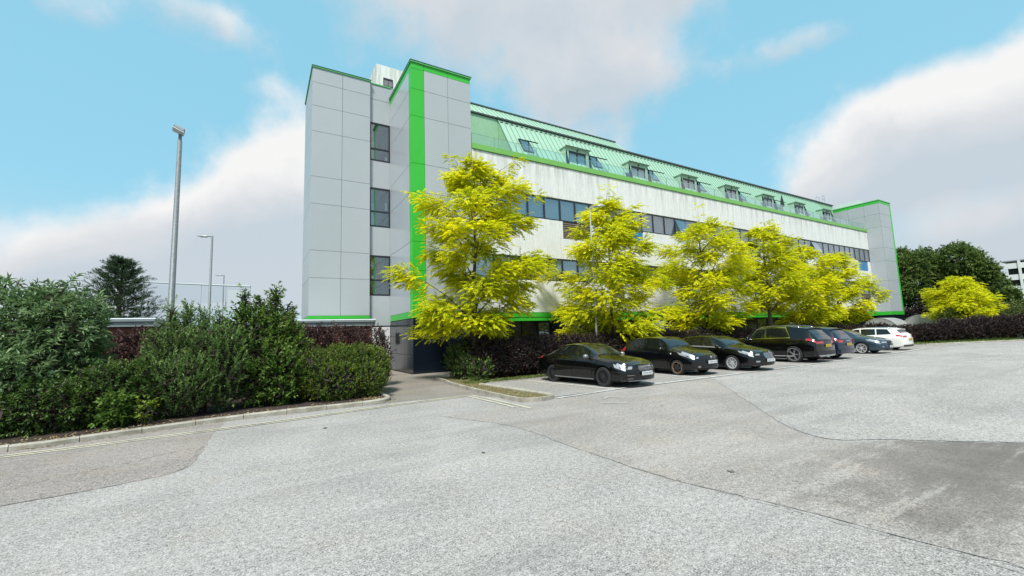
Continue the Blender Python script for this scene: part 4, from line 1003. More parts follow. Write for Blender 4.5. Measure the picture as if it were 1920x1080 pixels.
        mm.box(min(p.x - sd_ * .03, p.x + sd_ * .08), max(p.x - sd_ * .03, p.x + sd_ * .08), p.y - .02, p.y + .03, p.z - .005, p.z + .03)
        mm.build('mirror', sp.get('mirror_mat', sp['paint']), None, True).parent = root
    # lamps: patch on the flank plus patch on the face
    for sd_ in (-1, 1):
        h = sp['head']; hl = patch(b, 'headlight', M['headlamp'], root, .004, h['s'], h['t0'], h['t1'], sd_, .008, 8, 4, s1b=h['s'] * h.get('sw', 1.15))
        if h.get('top'): patch(b, 'headlight_glass', M['headlamp'], hl, h['top'][0], h['top'][1], h['top'][2], h['top'][3], sd_, .006, 8, 4)
        u0, u1 = h['u']; cp_ = cap_patch(b, 'headlight_glass', M['headlamp'], hl, 0, sd_ * u0, sd_ * u1, h['z0'], h['z1'], .008, 5, 3, u0b=sd_ * h.get('u0b', u0))
        patch(b, 'lamp_reflector', M['trim_black'], hl, h['s'] * .35, h['s'] * .55, h['t0'] + .3 * (h['t1'] - h['t0']), h['t0'] + .75 * (h['t1'] - h['t0']), sd_, .011, 4, 3)
        h = sp['tail']; tl = patch(b, 'tail_light', M['tail_red'], root, h['s'], .998, h['t0'], h['t1'], sd_, .008, 6, 4)
        u0, u1 = h['u']; cap_patch(b, 'tail_lens', M['tail_red'], tl, 1, sd_ * u0, sd_ * u1, h['z0'], h['z1'], .008, 6, 3)
    for (nm, mt, end, u0, u1, z0, z1, off, u0b, u1b) in sp['face']:
        cap_patch(b, nm, M[mt] if isinstance(mt, str) else mt, root, end, u0, u1, z0, z1, off, 12, 4, u0b=u0b, u1b=u1b)
    for (end, zc, txt, yel) in sp['plates']:
        sg = -1 if end == 0 else 1; p = b.cap(end, 0, zc); yy = p.y + sg * .028
        mb = MB().box(-.26, .26, -.006, .006, -.056, .056); mb.v = [(x_, y2 + yy, z_ + zc) for x_, y2, z_ in mb.v]
        o = mb.build('number_plate', M['plate_yellow' if yel else 'plate_white'], None); o.parent = root
        mw = Matrix.Translation((0.225 * (-1 if end == 0 else 1), yy + sg * .0075, zc - .036)) @ (Matrix.Identity(4) if end == 0 else Matrix.Rotation(pi, 4, 'Z')) @ Matrix.Rotation(R(90), 4, 'X')
        text_obj('plate_lettering', txt, .103, M['ink'], o, mw, .0015)
    for f_ in sp.get('extra', []): f_(b, root)
    # sill and lower trim, wipers, aerial
    return root, b
M['side_glass'] = simple('dark side glass', (.006, .008, .009), .03, 0, .65)
M['screen_tint'] = simple('dark screen glass', (.010, .013, .014), .02, 0, .7)

def ring_pts(r, n=24): return [(r * cos(2 * pi * k / n), r * sin(2 * pi * k / n)) for k in range(n + 1)]
def badge_star(zc, r):
    def f(b, root):
        p = b.cap(0, 0, zc); y = p.y - .035; mb = MB()
        mb.tube([(a, y, zc + c) for a, c in ring_pts(r)], .009, 6, cap=False)
        for k in range(3):
            a = pi / 2 + 2 * pi * k / 3
            mb.poly([(.018 * cos(a + 1.05), y - .004, zc + .018 * sin(a + 1.05)), (r * cos(a), y - .004, zc + r * sin(a)), (.018 * cos(a - 1.05), y - .004, zc + .018 * sin(a - 1.05)), (0, y - .012, zc)])
        mb.build('badge', M['rim_grey'], None).parent = root
    return f
def grille_bars(u, z0, z1, n, mat, vertical=True, dn=.018):
    def f(b, root):
        for k in range(n):
            if vertical:
                uu = -u + 2 * u * (k + .5) / n; P = [b.cap(0, uu, z0 + (z1 - z0) * q) + Vector((0, -dn, 0)) for q in (0, .33, .66, 1)]
            else:
                z = z0 + (z1 - z0) * (k + .5) / n; uf = u * (.86 + .14 * k / n); P = [b.cap(0, -uf + 2 * uf * q / 8, z) + Vector((0, -dn, 0)) for q in range(9)]
            MB().tube(P, .0075, 5).build('grille_bar', mat, None, True).parent = root
    return f
def badge_disc(end, zc, r, mat):
    def f(b, root):
        sg = -1 if end == 0 else 1; p = b.cap(end, 0, zc); y = p.y + sg * .03; n = 16
        MB().tube([(0, y - sg * .03, zc), (0, y, zc)], r, n).build('badge', mat, None).parent = root
    return f
def badge_iron(zc, r):
    def f(b, root):
        p = b.cap(0, 0, zc); y = p.y - .03; mb = MB(); mb.tube([(a, y, zc + c) for a, c in ring_pts(r)], .010, 6, cap=False)
        mb.tube([(-r * 2.4, y, zc - r * 1.4), (r * 2.4, y, zc + r * 1.4)], .008, 5).build('badge', M['chrome'], None).parent = root
    return f
def roof_rails(s0, s1, mat):
    def f(b, root):
        for sd_ in (-1, 1):
            P = [b.pt(s0 + (s1 - s0) * k / 10, 6.25, sd_) + Vector((0, 0, .035 if 0 < k < 10 else .0)) for k in range(11)]
            MB().tube(P, .018, 6).build('roof_rail', mat, None, True).parent = root
    return f
def spoiler(mat, s=.96):
    def f(b, root):
        P = []
        for u in np.linspace(-1, 1, 9): q = b.pt(s, 6 + 2 * (1 - abs(u)) ** .7 if abs(u) < 1 else 6.0, 1 if u > 0 else -1); P.append(q)
        vs = []
        for q in P: vs += [q + Vector((0, -.12, .012)), q + Vector((0, .10, .012)), q + Vector((0, .09, -.03)), q + Vector((0, -.10, -.02))]
        MB().add(vs, [(i * 4 + k, i * 4 + (k + 1) % 4, i * 4 + 4 + (k + 1) % 4, i * 4 + 4 + k) for i in range(8) for k in range(4)] + [(0, 1, 2, 3), (35, 34, 33, 32)]).build('spoiler', mat, None, True).parent = root
    return f
def fog_and_glint(end, u, z, ru, rz, mat):  # fog lamps; on the coupe, pale strips painting the intake edge highlights
    def f(b, root):
        for sd_ in (-1, 1): cap_patch(b, 'fog_lamp_and_edge_glint', mat, root, end, sd_ * (u - ru), sd_ * (u + ru), z - rz, z + rz, .012, 4, 3)
    return f
def wiper(s):
    def f(b, root):
        for a0, a1 in ((.05, .62), (-.55, .0)):
            P = [b.pt(s + .012 * q, 8 - 2 * abs(a0 + (a1 - a0) * q), 1 if (a0 + (a1 - a0) * q) > 0 else -1) + Vector((0, 0, .02)) for q in np.linspace(0, 1, 6)]
            MB().tube(P, .007, 4).build('wiper', M['trim_black'], None).parent = root
    return f
def repeater(s, t):
    def f(b, root):
        for sd_ in (-1, 1): patch(b, 'side_repeater', M['indicator'], root, s, s + .014, t, t + .35, sd_, .008, 3, 2)
    return f
def trim_and_glint(s0, s1, t, mat):  # side trim; on the coupe, a grey strip painting the sill highlight
    def f(b, root):
        for sd_ in (-1, 1): patch(b, 'moulding_and_sill_glint', mat, root, s0, s1, t, t + .16, sd_, .012, 16, 2)
    return f
# s, width, belt z, belt w, roof edge z, roof w, crown z, sill z
sedan = dict(L=4.16, W=1.78, r=.325, rr=.235, fo=.84, wb=2.44, spokes=20, rim=M['rim_black'], paint=M['paint_black'],
    st=[(0, .84, .60, .88, .70, .80, .74, .22), (.03, .93, .66, .93, .77, .82, .80, .18), (.10, .985, .76, .95, .85, .82, .88, .17), (.22, 1, .86, .95, .92, .80, .965, .17), (.285, 1, .90, .95, .955, .78, .995, .17),
        (.40, 1, .93, .94, 1.22, .70, 1.26, .17), (.47, 1, .94, .94, 1.34, .665, 1.39, .17), (.58, 1, .955, .94, 1.375, .655, 1.425, .17), (.70, 1, .975, .935, 1.32, .655, 1.38, .17), (.80, .995, .99, .92, 1.16, .68, 1.24, .18), (.88, .98, .985, .90, 1.02, .74, 1.06, .19), (.96, .94, .95, .88, .985, .76, 1.0, .22), (1, .88, .90, .86, .95, .75, .96, .26)],
    glass=dict(side=[(.335, .445, .535, .520), (.545, .530, .74, .705), (.752, .717, .80, .745)], screen=(.292, .462), rear=(.70, .865)),
    doors=[(.315, .54), (.54, .76)], mirror=.355, handle=M['paint_black'], mirror_mat=M['rim_grey'],
    head=dict(s=.085, t0=3.9, t1=5.0, u=(.80, .99), z0=.59, z1=.675, top=(.012, .075, 5.0, 5.55)), tail=dict(s=.94, t0=4.3, t1=5.0, u=(.55, .98), z0=.74, z1=.88),
    face=[('grille', 'trim_black', 0, -.42, .42, .50, .70, .012, -.58, .58), ('lower_intake', 'trim_black', 0, -.80, .80, .27, .40, .012, -.70, .70), ('splitter', 'rim_grey', 0, -.98, .98, .215, .245, .03, -.98, .98), ('bumper_trim', 'trim_black', 1, -.8, .8, .3, .45, .01, -.8, .8)],
    plates=[(0, .45, 'CD14 WCT', False), (1, .62, 'CD14 WCT', True)],
    extra=[grille_bars(.5, .52, .69, 15, M['rim_grey']), badge_star(.605, .085), fog_and_glint(0, .80, .40, .14, .008, M['rim_grey']), fog_and_glint(0, .82, .30, .12, .008, M['rim_grey']), wiper(.295), trim_and_glint(.30, .76, 1.05, M['rim_grey'])])  # thin grey strips put highlights on the intake edges and lower sill
hatch = dict(L=3.72, W=1.70, r=.305, rr=.225, fo=.74, wb=2.35, spokes=5, rim=M['rim_black'], edge=M['rim_bronze'], paint=M['paint_black2'],
    st=[(0, .86, .66, .90, .74, .82, .78, .24), (.04, .95, .74, .94, .83, .84, .86, .20), (.12, .99, .84, .95, .92, .84, .95, .19), (.24, 1, .93, .95, 1.0, .82, 1.04, .19), (.29, 1, .95, .95, 1.03, .81, 1.07, .19),
        (.38, 1, .96, .945, 1.30, .745, 1.335, .19), (.45, 1, .965, .945, 1.44, .72, 1.48, .19), (.60, 1, .975, .945, 1.465, .715, 1.51, .19), (.80, 1, .99, .94, 1.44, .71, 1.48, .19), (.93, .985, 1.0, .93, 1.37, .71, 1.41, .20), (.97, .96, .99, .92, 1.15, .76, 1.18, .22), (1, .92, .95, .90, 1.0, .80, 1.02, .26)],
    glass=dict(side=[(.345, .425, .60, .585), (.615, .60, .80, .785)], screen=(.295, .44), rear=(.935, .985)),
    doors=[(.31, .62)], mirror=.37,
    head=dict(s=.15, t0=4.2, t1=5.0, u=(.86, .99), z0=.66, z1=.72, top=(.01, .14, 5.0, 5.85), sw=1.25), tail=dict(s=.93, t0=4.2, t1=5.3, u=(.8, .98), z0=.78, z1=.94),
    face=[('grille', 'trim_black', 0, -.38, .38, .60, .65, .012, -.38, .38), ('lower_intake', 'trim_black', 0, -.62, .62, .30, .43, .012, -.62, .62), ('lip', 'trim_black', 0, -.95, .95, .235, .26, .02, -.95, .95), ('bumper_trim', 'trim_black', 1, -.8, .8, .3, .4, .01, -.8, .8)],
    plates=[(0, .52, 'LT09 OKN', False), (1, .62, 'LT09 OKN', True)], extra=[badge_disc(0, .70, .05, M['chrome']), wiper(.30), repeater(.255, 3.9), fog_and_glint(0, .78, .35, .06, .03, M['rim_grey'])])
focus = dict(L=4.3, W=1.80, r=.325, rr=.225, fo=.88, wb=2.62, spokes=9, rim=M['rim_silver'], paint=M['paint_black'], twin=True,
    st=[(0, .86, .60, .90, .74, .80, .78, .22), (.03, .94, .68, .93, .80, .83, .84, .19), (.10, .985, .80, .95, .88, .83, .92, .18), (.20, 1, .89, .95, .96, .82, 1.0, .18), (.26, 1, .925, .95, 1.0, .80, 1.04, .18),
        (.36, 1, .95, .945, 1.25, .72, 1.29, .18), (.44, 1, .965, .94, 1.39, .69, 1.43, .18), (.56, 1, .98, .94, 1.42, .68, 1.465, .18), (.74, 1, 1.01, .935, 1.38, .68, 1.43, .18), (.88, .985, 1.03, .92, 1.26, .69, 1.32, .19), (.95, .96, 1.02, .91, 1.12, .74, 1.16, .21), (1, .90, .93, .88, .98, .78, 1.0, .26)],
    glass=dict(side=[(.31, .42, .535, .52), (.548, .533, .74, .72), (.752, .732, .83, .785)], screen=(.268, .43), rear=(.86, .955)),
    doors=[(.30, .545), (.545, .76)], mirror=.335,
    head=dict(s=.12, t0=4.3, t1=5.0, u=(.76, .99), z0=.645, z1=.705, top=(.012, .10, 5.0, 5.5)), tail=dict(s=.92, t0=4.2, t1=5.1, u=(.55, .98), z0=.80, z1=.93),
    face=[('grille', 'chrome', 0, -.36, .36, .52, .73, .010, -.50, .50), ('lower_intake', 'trim_black', 0, -.6, .6, .25, .37, .012, -.6, .6), ('bumper_trim', 'trim_black', 1, -.8, .8, .3, .42, .01, -.8, .8)],
    plates=[(0, .44, 'AE15 YTJ', False), (1, .66, 'AE15 YTJ', True)], extra=[trim_and_glint(.31, .80, 4.93, M['rim_grey']), grille_bars(.42, .53, .72, 6, M['trim_black'], False, .02), fog_and_glint(0, .80, .40, .10, .03, M['headlamp']), wiper(.272), badge_disc(0, .755, .04, M['chrome'])])
suv = dict(L=4.75, W=1.96, r=.40, rr=.30, fo=.86, wb=2.90, spokes=5, rim=M['rim_grey'], paint=M['paint_black'], twin=True, wheelw=.26, chrome_win=True, arch=M['paint_black'],
    st=[(0, .88, .78, .92, .94, .84, .98, .26), (.03, .95, .88, .94, 1.0, .85, 1.04, .24), (.12, .99, .98, .95, 1.06, .84, 1.10, .23), (.24, 1, 1.04, .95, 1.11, .82, 1.16, .23), (.28, 1, 1.06, .95, 1.14, .81, 1.18, .23),
        (.37, 1, 1.075, .945, 1.46, .745, 1.50, .23), (.44, 1, 1.085, .945, 1.62, .72, 1.66, .23), (.58, 1, 1.10, .94, 1.665, .715, 1.71, .23), (.76, 1, 1.12, .94, 1.64, .705, 1.69, .23), (.89, .99, 1.14, .92, 1.56, .69, 1.62, .24), (.955, .97, 1.13, .90, 1.26, .73, 1.32, .26), (.985, .95, 1.06, .89, 1.13, .78, 1.15, .28), (1, .92, 1.0, .88, 1.05, .80, 1.06, .30)],
    glass=dict(side=[(.325, .42, .515, .505), (.53, .52, .765, .715)], screen=(.285, .43), rear=(.895, .962)),
    doors=[(.30, .52), (.52, .74)], mirror=.345, handle=M['paint_black'],
    head=dict(s=.09, t0=4.2, t1=5.0, u=(.6, .99), z0=.80, z1=.92), tail=dict(s=.915, t0=4.05, t1=4.75, u=(.42, .985), z0=.90, z1=1.0),
    face=[('grille', 'rim_grey', 0, -.5, .5, .6, .9, .01, -.5, .5), ('rear_bumper', 'trim_black', 1, -.98, .98, .33, .55, .02, -.98, .98), ('diffuser', 'chrome', 1, -.85, .85, .30, .37, .035, -.92, .92), ('tail_strip', 'trim_black', 1, -.40, .40, 1.0, 1.03, .01, -.4, .4)],
    plates=[(1, .80, 'HX70 LVM', True), (0, .5, 'HX70 LVM', False)],
    extra=[roof_rails(.42, .86, M['chrome']), spoiler(M['trim_black'], .90), fog_and_glint(1, .70, .335, .11, .03, M['chrome']), trim_and_glint(.28, .80, 1.1, M['chrome'])])
suv['st'] = [(a, b_, c * 1.035, d, e * 1.045, f_, g * 1.045, h) for a, b_, c, d, e, f_, g, h in suv['st']]
suv2 = dict(suv); suv2.update(L=4.4, W=1.88, paint=M['paint_navy'], chrome_win=False, r=.36, rr=.26, fo=.85, wb=2.65, arch=None, tail=dict(s=.93, t0=4.3, t1=4.9, u=(.6, .985), z0=.86, z1=.98),
    st=[(a, b_, c * .95, d, e * .945, f_, g * .945, h) for a, b_, c, d, e, f_, g, h in suv['st']],
    face=[('grille', 'rim_grey', 0, -.5, .5, .6, .8, .01, -.5, .5), ('rear_bumper', 'paint_navy', 1, -.98, .98, .36, .52, .05, -.98, .98), ('tail_strip', 'chrome', 1, -.30, .30, .93, .96, .012, -.3, .3)], plates=[(1, .76, 'KM68 RYB', True), (0, .5, 'KM68 RYB', False)],
    extra=[spoiler(M['trim_black'], .90)])
v40 = dict(focus); v40.update(L=4.37, W=1.82, paint=M['paint_slate'], spokes=7, r=.33, rr=.25, rim=M['rim_silver'], plates=[(0, .42, 'FG14 HSO', False), (1, .66, 'FG14 HSO', True)],
    face=[('grille', 'trim_black', 0, -.36, .36, .50, .71, .012, -.44, .44), ('lower_intake', 'trim_black', 0, -.75, .75, .24, .34, .012, -.7, .7), ('bumper_trim', 'trim_black', 1, -.8, .8, .3, .42, .01, -.8, .8)],
    head=dict(s=.13, t0=4.2, t1=5.0, u=(.56, .99), z0=.62, z1=.705, top=(.012, .12, 5.0, 5.6)), extra=[badge_iron(.61, .055), wiper(.272), fog_and_glint(0, .84, .42, .05, .03, M['headlamp'])])
estate = dict(suv); estate.update(L=4.45, W=1.82, paint=M['paint_white'], chrome_win=False, r=.325, rr=.23, rim=M['rim_silver'], spokes=9, wheelw=.2, fo=.86, wb=2.65, arch=None,
    st=[(0, .88, .62, .92, .76, .84, .80, .22), (.03, .95, .70, .94, .82, .85, .86, .20), (.12, .99, .80, .95, .89, .84, .93, .19), (.22, 1, .87, .95, .95, .82, 1.0, .19), (.27, 1, .89, .95, .98, .81, 1.03, .19),
        (.36, 1, .90, .945, 1.22, .745, 1.27, .19), (.44, 1, .91, .945, 1.385, .72, 1.43, .19), (.58, 1, .925, .94, 1.425, .715, 1.475, .19), (.78, 1, .96, .935, 1.40, .705, 1.45, .19), (.91, .985, .995, .92, 1.34, .69, 1.385, .20), (.965, .965, .99, .90, 1.08, .73, 1.12, .22), (.99, .94, .95, .89, .98, .78, 1.0, .26), (1, .92, .90, .88, .94, .80, .95, .28)],
    glass=dict(side=[(.32, .42, .515, .505), (.53, .52, .70, .69), (.715, .705, .88, .83)], screen=(.275, .43), rear=(.918, .968)),
    tail=dict(s=.93, t0=4.1, t1=4.95, u=(.5, .985), z0=.82, z1=.93), head=dict(s=.11, t0=4.2, t1=5.0, u=(.6, .99), z0=.63, z1=.72),
    face=[('grille', 'trim_black', 0, -.4, .4, .52, .7, .01, -.5, .5), ('rear_bumper', 'trim_black', 1, -.98, .98, .24, .36, .02, -.98, .98)], plates=[(1, .70, 'EY16 JDT', True), (0, .44, 'EY16 JDT', False)],
    extra=[roof_rails(.44, .88, M['chrome']), spoiler(M['paint_white'], .92)])
car(10.36, 11.97, R(6), sedan, 'black four-door coupe nearest the camera, nose out with star badge and black multi-spoke wheels')
car(14.85, 12.38, R(0), hatch, 'small black three-door hatchback with bronze-edged wheels, second car from the left')
car(17.72, 12.05, R(0), focus, 'black hatchback with silver multi-spoke wheels and chrome grille, third car from the left')
car(23.05, 12.35, R(180), suv, 'large black SUV parked tail out with chrome window trim and yellow plate')
car(25.5, 12.3, R(180), suv2, 'navy blue SUV parked tail out, mostly hidden behind the large black SUV')
car(30.95, 12.5, R(0), v40, 'slate blue hatchback parked nose out between the navy SUV and the white estate')
car(34.9, 12.75, R(180), estate, 'white estate car parked tail out at the right end of the row')
car(52.6, 7.35, R(-35), dict(focus, paint=M['paint_black2']), 'dark car only just entering the picture at the far right edge')

# ------------------------------------------------------------------ foliage
def unit(a): return a / np.maximum(np.linalg.norm(a, axis=1, keepdims=True), 1e-9)
def leaf_arrays(P, D, U, ln, wd, fold=.25, curl=.15):
    """one folded leaf of two triangles for every row; P base, D direction, U upward side"""
    n = len(P); S = unit(np.cross(D, U)); N = np.cross(S, D)
    ln = np.broadcast_to(np.asarray(ln, float).reshape(-1, 1), (n, 1)); wd = np.broadcast_to(np.asarray(wd, float).reshape(-1, 1), (n, 1))
    mid = P + D * ln * .45
    a = mid + S * wd * .5 + N * wd * fold; b = mid - S * wd * .5 + N * wd * fold; t = P + D * ln - N * ln * curl
    V = np.stack([P, a, t, b], 1).reshape(-1, 3)
    i = np.arange(n) * 4; F = np.stack([i, i + 1, i + 2, i, i + 2, i + 3], 1).reshape(-1, 3)
    return V, F
def leaves_obj(name, parts, mat, parent, v=None):
    V = np.concatenate([p[0] for p in parts]); off = 0; Fs = []; at = []
    for (vv, ff, val) in parts: Fs.append(ff + off); off += len(vv); at.append(val)
    F = np.concatenate(Fs); A = np.concatenate(at)
    V = V - np.array(root_off(parent))
    me = bpy.data.meshes.new(name); me.vertices.add(len(V)); me.vertices.foreach_set('co', V.ravel().astype(np.float32))
    me.loops.add(len(F) * 3); me.loops.foreach_set('vertex_index', F.ravel().astype(np.int32))
    me.polygons.add(len(F)); me.polygons.foreach_set('loop_start', (np.arange(len(F)) * 3).astype(np.int32)); me.polygons.foreach_set('loop_total', np.full(len(F), 3, np.int32))
    me.update(calc_edges=True)
    a = me.attributes.new('v', 'FLOAT', 'FACE'); a.data.foreach_set('value', A.astype(np.float32))
    me.materials.append(mat)
    return link(name, me, parent)
def sprigs(P, D, length, pairs, ll, lw, spread=55, droop=.35, plane='flat', tipv=.15, jit=.25, curl=.15, fold=.25, vary=.35, bv=None):
    """leafy shoots: base P, axis D; pairs of leaves in a flat spray or turned round the stem"""
    n = len(P); out = []; Z = np.array([[0, 0, 1.]]); D = unit(D)
    S = unit(np.cross(D, Z) + rng.normal(0, .05, (n, 3)))
    if plane == 'whorl': ang = rng.uniform(0, 2 * pi, (n, 1))
    base_v = rng.uniform(0, .55, n) if bv is None else bv
    L = length * rng.uniform(.7, 1.25, (n, 1)); T = np.cross(S, D)
    for j in range(pairs):
        f = (j + .8) / pairs; pos = P + D * L * f - Z * L * (droop * f * f * .5)
        if plane == 'whorl':
            a = ang + j * 1.3; Sx = S * np.cos(a) + T * np.sin(a)
        else: Sx = S
        sc_ = 1 - .35 * abs(f - .55)
        for sg in (-1, 1):
            th = R(spread) * (1 - .4 * f); d = D * cos(th) + Sx * sg * sin(th) - Z * droop * .6 + rng.normal(0, jit, (n, 3)) * .5
            d = unit(d); U = Z + rng.normal(0, .35, (n, 3))
            v, fc = leaf_arrays(pos, d, U, ll * sc_ * rng.uniform(1 - vary, 1 + vary, n), lw * sc_ * rng.uniform(1 - vary, 1 + vary, n), fold, curl)
            val = np.clip(base_v + tipv * f + rng.uniform(-.12, .25, n), 0, 1)
            out.append((v, fc, np.repeat(val, 2)))
    pos = P + D * L - Z * L * droop * .5
    v, fc = leaf_arrays(pos, unit(D - Z * droop * .7 + rng.normal(0, jit * .5, (n, 3))), Z + rng.normal(0, .3, (n, 3)), ll * rng.uniform(.8, 1.2, n), lw * rng.uniform(.8, 1.2, n), fold, curl)
    out.append((v, fc, np.repeat(np.clip(base_v + tipv + .15, 0, 1), 2)))
    return out
def sample_surface(ells, n, depth=.25, zmin=.02, power=1.0):
    """points near the outside of a union of ellipsoids, with outward normals; ells = (cx,cy,cz,rx,ry,rz)"""
    E = np.array(ells); area = (E[:, 3] * E[:, 4] + E[:, 3] * E[:, 5] + E[:, 4] * E[:, 5]); pr = area / area.sum()
    P_, N_ = [], []
    got = 0
    while got < n:
        k = rng.choice(len(E), size=n, p=pr); d = unit(rng.normal(0, 1, (n, 3))); e = E[k]
        r = 1 - depth * rng.random((n, 1)) ** power
        p = e[:, :3] + d * e[:, 3:] * r; nn = unit(d / e[:, 3:])
        q = (p[:, None, :] - E[None, :, :3]) / E[None, :, 3:]; ins = (np.linalg.norm(q, axis=2) < (1 - depth * 1.05)).any(1)
        ok = (~ins) & (p[:, 2] > zmin)
        P_.append(p[ok]); N_.append(nn[ok]); got += ok.sum()
    return np.concatenate(P_)[:n], np.concatenate(N_)[:n]
def core(name, ells, mat, parent, f=.8, zmin=0.0):
    """dense inner twigs: many short crooked twigs filling the inside of the shrub"""
    P, N = sample_surface(ells, 260 * len(ells), .62, .03)
    c = np.array([e[:3] for e in ells]); V, F = [], []
    parts = []
    d = unit(N * .5 + rng.normal(0, .6, P.shape) + np.array([[0, 0, .3]]))
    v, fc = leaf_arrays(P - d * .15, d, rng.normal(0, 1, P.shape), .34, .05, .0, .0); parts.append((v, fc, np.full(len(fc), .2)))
    return tag(leaves_obj(name, parts, mat, parent), kind='stuff')
def stems(name, base, ells, n, mat, parent, r=.018):
    mb = MB()
    for i in range(n):
        e = ells[random.randrange(len(ells))]; d = Vector(rng.normal(0, 1, 3)); d.z = abs(d.z); d.normalize()
        tip = Vector((e[0] + d.x * e[3] * .85, e[1] + d.y * e[4] * .85, e[2] + d.z * e[5] * .9)); b = Vector((base[0] + random.uniform(-.5, .5) * e[3], base[1] + random.uniform(-.4, .4) * e[4], base[2]))
        m = b.lerp(tip, .5) + Vector((random.uniform(-.15, .15), random.uniform(-.15, .15), .12))
        mb.tube([b, m, tip], [r, r * .7, r * .25], 5)
    return mb.build(name, mat, parent)
def shrub(name, cat, lab, ells, leaf, nspr, length, pairs, ll, lw, plane='whorl', up=.6, droop=.3, depth=.3, tipv=.2, spread=55, nst=14, wood='dark_bark', extra_core=True, curl=.15, group=None, jit=.25):
    base = (np.mean([e[0] for e in ells]), np.mean([e[1] for e in ells]), .02)
    t = empty(name, base, label=lab, cat=cat, group=group)
    P, N = sample_surface(ells, nspr, depth)
    D = N * (1 - up * .5) + np.array([[0, 0, up]]) + rng.normal(0, .3, P.shape)
    parts = sprigs(P - unit(D) * length * .4, D, length, pairs, ll, lw, spread, droop, plane, tipv, jit, curl)
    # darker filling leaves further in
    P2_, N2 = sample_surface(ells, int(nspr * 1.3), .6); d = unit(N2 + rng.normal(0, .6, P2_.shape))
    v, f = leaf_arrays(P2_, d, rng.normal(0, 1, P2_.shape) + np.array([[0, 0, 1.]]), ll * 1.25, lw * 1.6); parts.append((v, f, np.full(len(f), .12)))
    leaves_obj('foliage', parts, M[leaf], t)
    stems('stem', base, ells, nst, M[wood], t)
    if extra_core: core('twigs', ells, M['dark_bark'], t)
    return t

# golden robinias: trunk, limbs and flat layered sprays of small leaves
def golden_tree(x, y, prof, lab, ntw=110, nspr=1750, group='golden yellow trees in a row before the building', trunk_r=.11, seed=1, leader=None, pairs=8, ll=.098, lw=.052, zc=None, lean=(0, 0)):
    """prof: list of (z, radius) of the crown outline"""
    rs = random.Random(seed); t = empty('golden_tree', (x, y, 0), label=lab, cat='tree', group=group)
    zz = [p[0] for p in prof]; rr_ = [p[1] for p in prof]; ztop = zz[-1]; zb = zz[0]
    def rad(z): return float(np.interp(z, zz, rr_))
    tr = [Vector((x + lean[0] * k / 8 + rs.uniform(-.05, .05) * (k > 1), y + lean[1] * k / 8 + rs.uniform(-.05, .05) * (k > 1), ztop * .93 * k / 8)) for k in range(9)]
    MB().tube(tr, [trunk_r * (1.15 - .95 * k / 8) for k in range(9)], 9).build('trunk', M['bark'], t, True)
    def tp(z):
        k = min(7.999, max(0, z / (ztop * .93) * 8)); i = int(k); return tr[i].lerp(tr[i + 1], k - i)
    lm = MB(); anchors = []
    nl = 30
    for i in range(nl):
        z1 = zb + (ztop - zb) * ((i + .5) / nl) ** .9; a = i * 2.399 + rs.uniform(-.4, .4); r = rad(z1) * rs.uniform(.62, 1.02)
        z0 = max(.75 * zb + .5, z1 - r * rs.uniform(.45, .8)); s = tp(z0)
        e = Vector((tp(z1).x + cos(a) * r, tp(z1).y + sin(a) * r, z1)); m1 = s.lerp(e, .4) + Vector((0, 0, .12 * r)); m2 = s.lerp(e, .75) + Vector((rs.uniform(-.1, .1), rs.uniform(-.1, .1), .10 * r))
        lm.tube([s, m1, m2, e], [trunk_r * .38 * (1 - .5 * z1 / ztop) + .012, .024, .014, .005], 5)
        for q, (u, spread_) in enumerate(((.45, .32), (.68, .30), (.85, .22), (1.0, .14))):
            c = s.lerp(m1, u / .4) if u < .4 else (m1.lerp(m2, (u - .4) / .35) if u < .75 else m2.lerp(e, (u - .75) / .25))
            for _ in range(1 if q == 3 else 2):
                o = Vector((rs.uniform(-1, 1), rs.uniform(-1, 1), rs.uniform(-.35, .35))) * (r * spread_ if q < 3 else .12)
                anchors.append((c + o, rs.uniform(.38, .72) * (.62 + .18 * min(2.4, rad(z1)) ))); lm.tube([c, c + o], [.011, .004], 4)
    lm.build('limb', M['bark'], t, True)
    if leader:
        for (lx, ly, lz, lr) in leader: anchors.append((Vector((lx, ly, lz)), lr)); 
        for (lx, ly, lz, lr) in leader: 
            b0 = tp(lz - 1.4); MB().tube([b0, Vector((lx, ly, lz))], [.018, .005], 5).build('shoot', M['bark'], t)
    A = np.array([list(a[0]) for a in anchors]); Rr = np.array([a[1] for a in anchors])
    wts = Rr ** 2; nspr = int(nspr * 2.7); k = rng.choice(len(A), nspr, p=wts / wts.sum())
    o = rng.normal(0, 1, (nspr, 3)); o = unit(o) * rng.random((nspr, 1)) ** .45
    P = A[k] + o * Rr[k][:, None] * np.array([[1, 1, .55]])
    cen = np.array([[x + lean[0] * .5, y + lean[1] * .5, 0]]); out = P - cen; out[:, 2] = 0
    D = unit(out) * .75 + o * np.array([[.7, .7, .45]]) + rng.normal(0, .22, P.shape) + np.array([[0, 0, .10]])
    parts = sprigs(P, D, .34, pairs, ll, lw, 62, .5, 'flat', .2, .25, .18, .18, bv=np.clip(rng.uniform(-.05, .55, len(A))[k] + rng.uniform(-.15, .2, nspr), 0, 1))
    # per-clump tint: some sprays greener, some more golden
    leaves_obj('crown', parts, M['gold_leaf'], t)
    return t
golden_tree(7.9, 16.7, [(1.45, .7), (2.1, 2.4), (2.9, 3.25), (3.6, 2.9), (4.8, 3.15), (6.0, 2.95), (7.2, 2.6), (8.2, 1.9), (8.9, 1.2), (9.6, .35)],
            'tallest and nearest golden tree, in front of the green striped stair tower', nspr=3100, seed=3, leader=[(10.1, 16.3, 9.9, .34), (9.6, 16.3, 9.3, .4), (7.0, 16.4, 9.5, .3), (11.2, 16.3, 8.3, .35), (5.3, 16.4, 7.6, .3)], lean=(.2, 0))
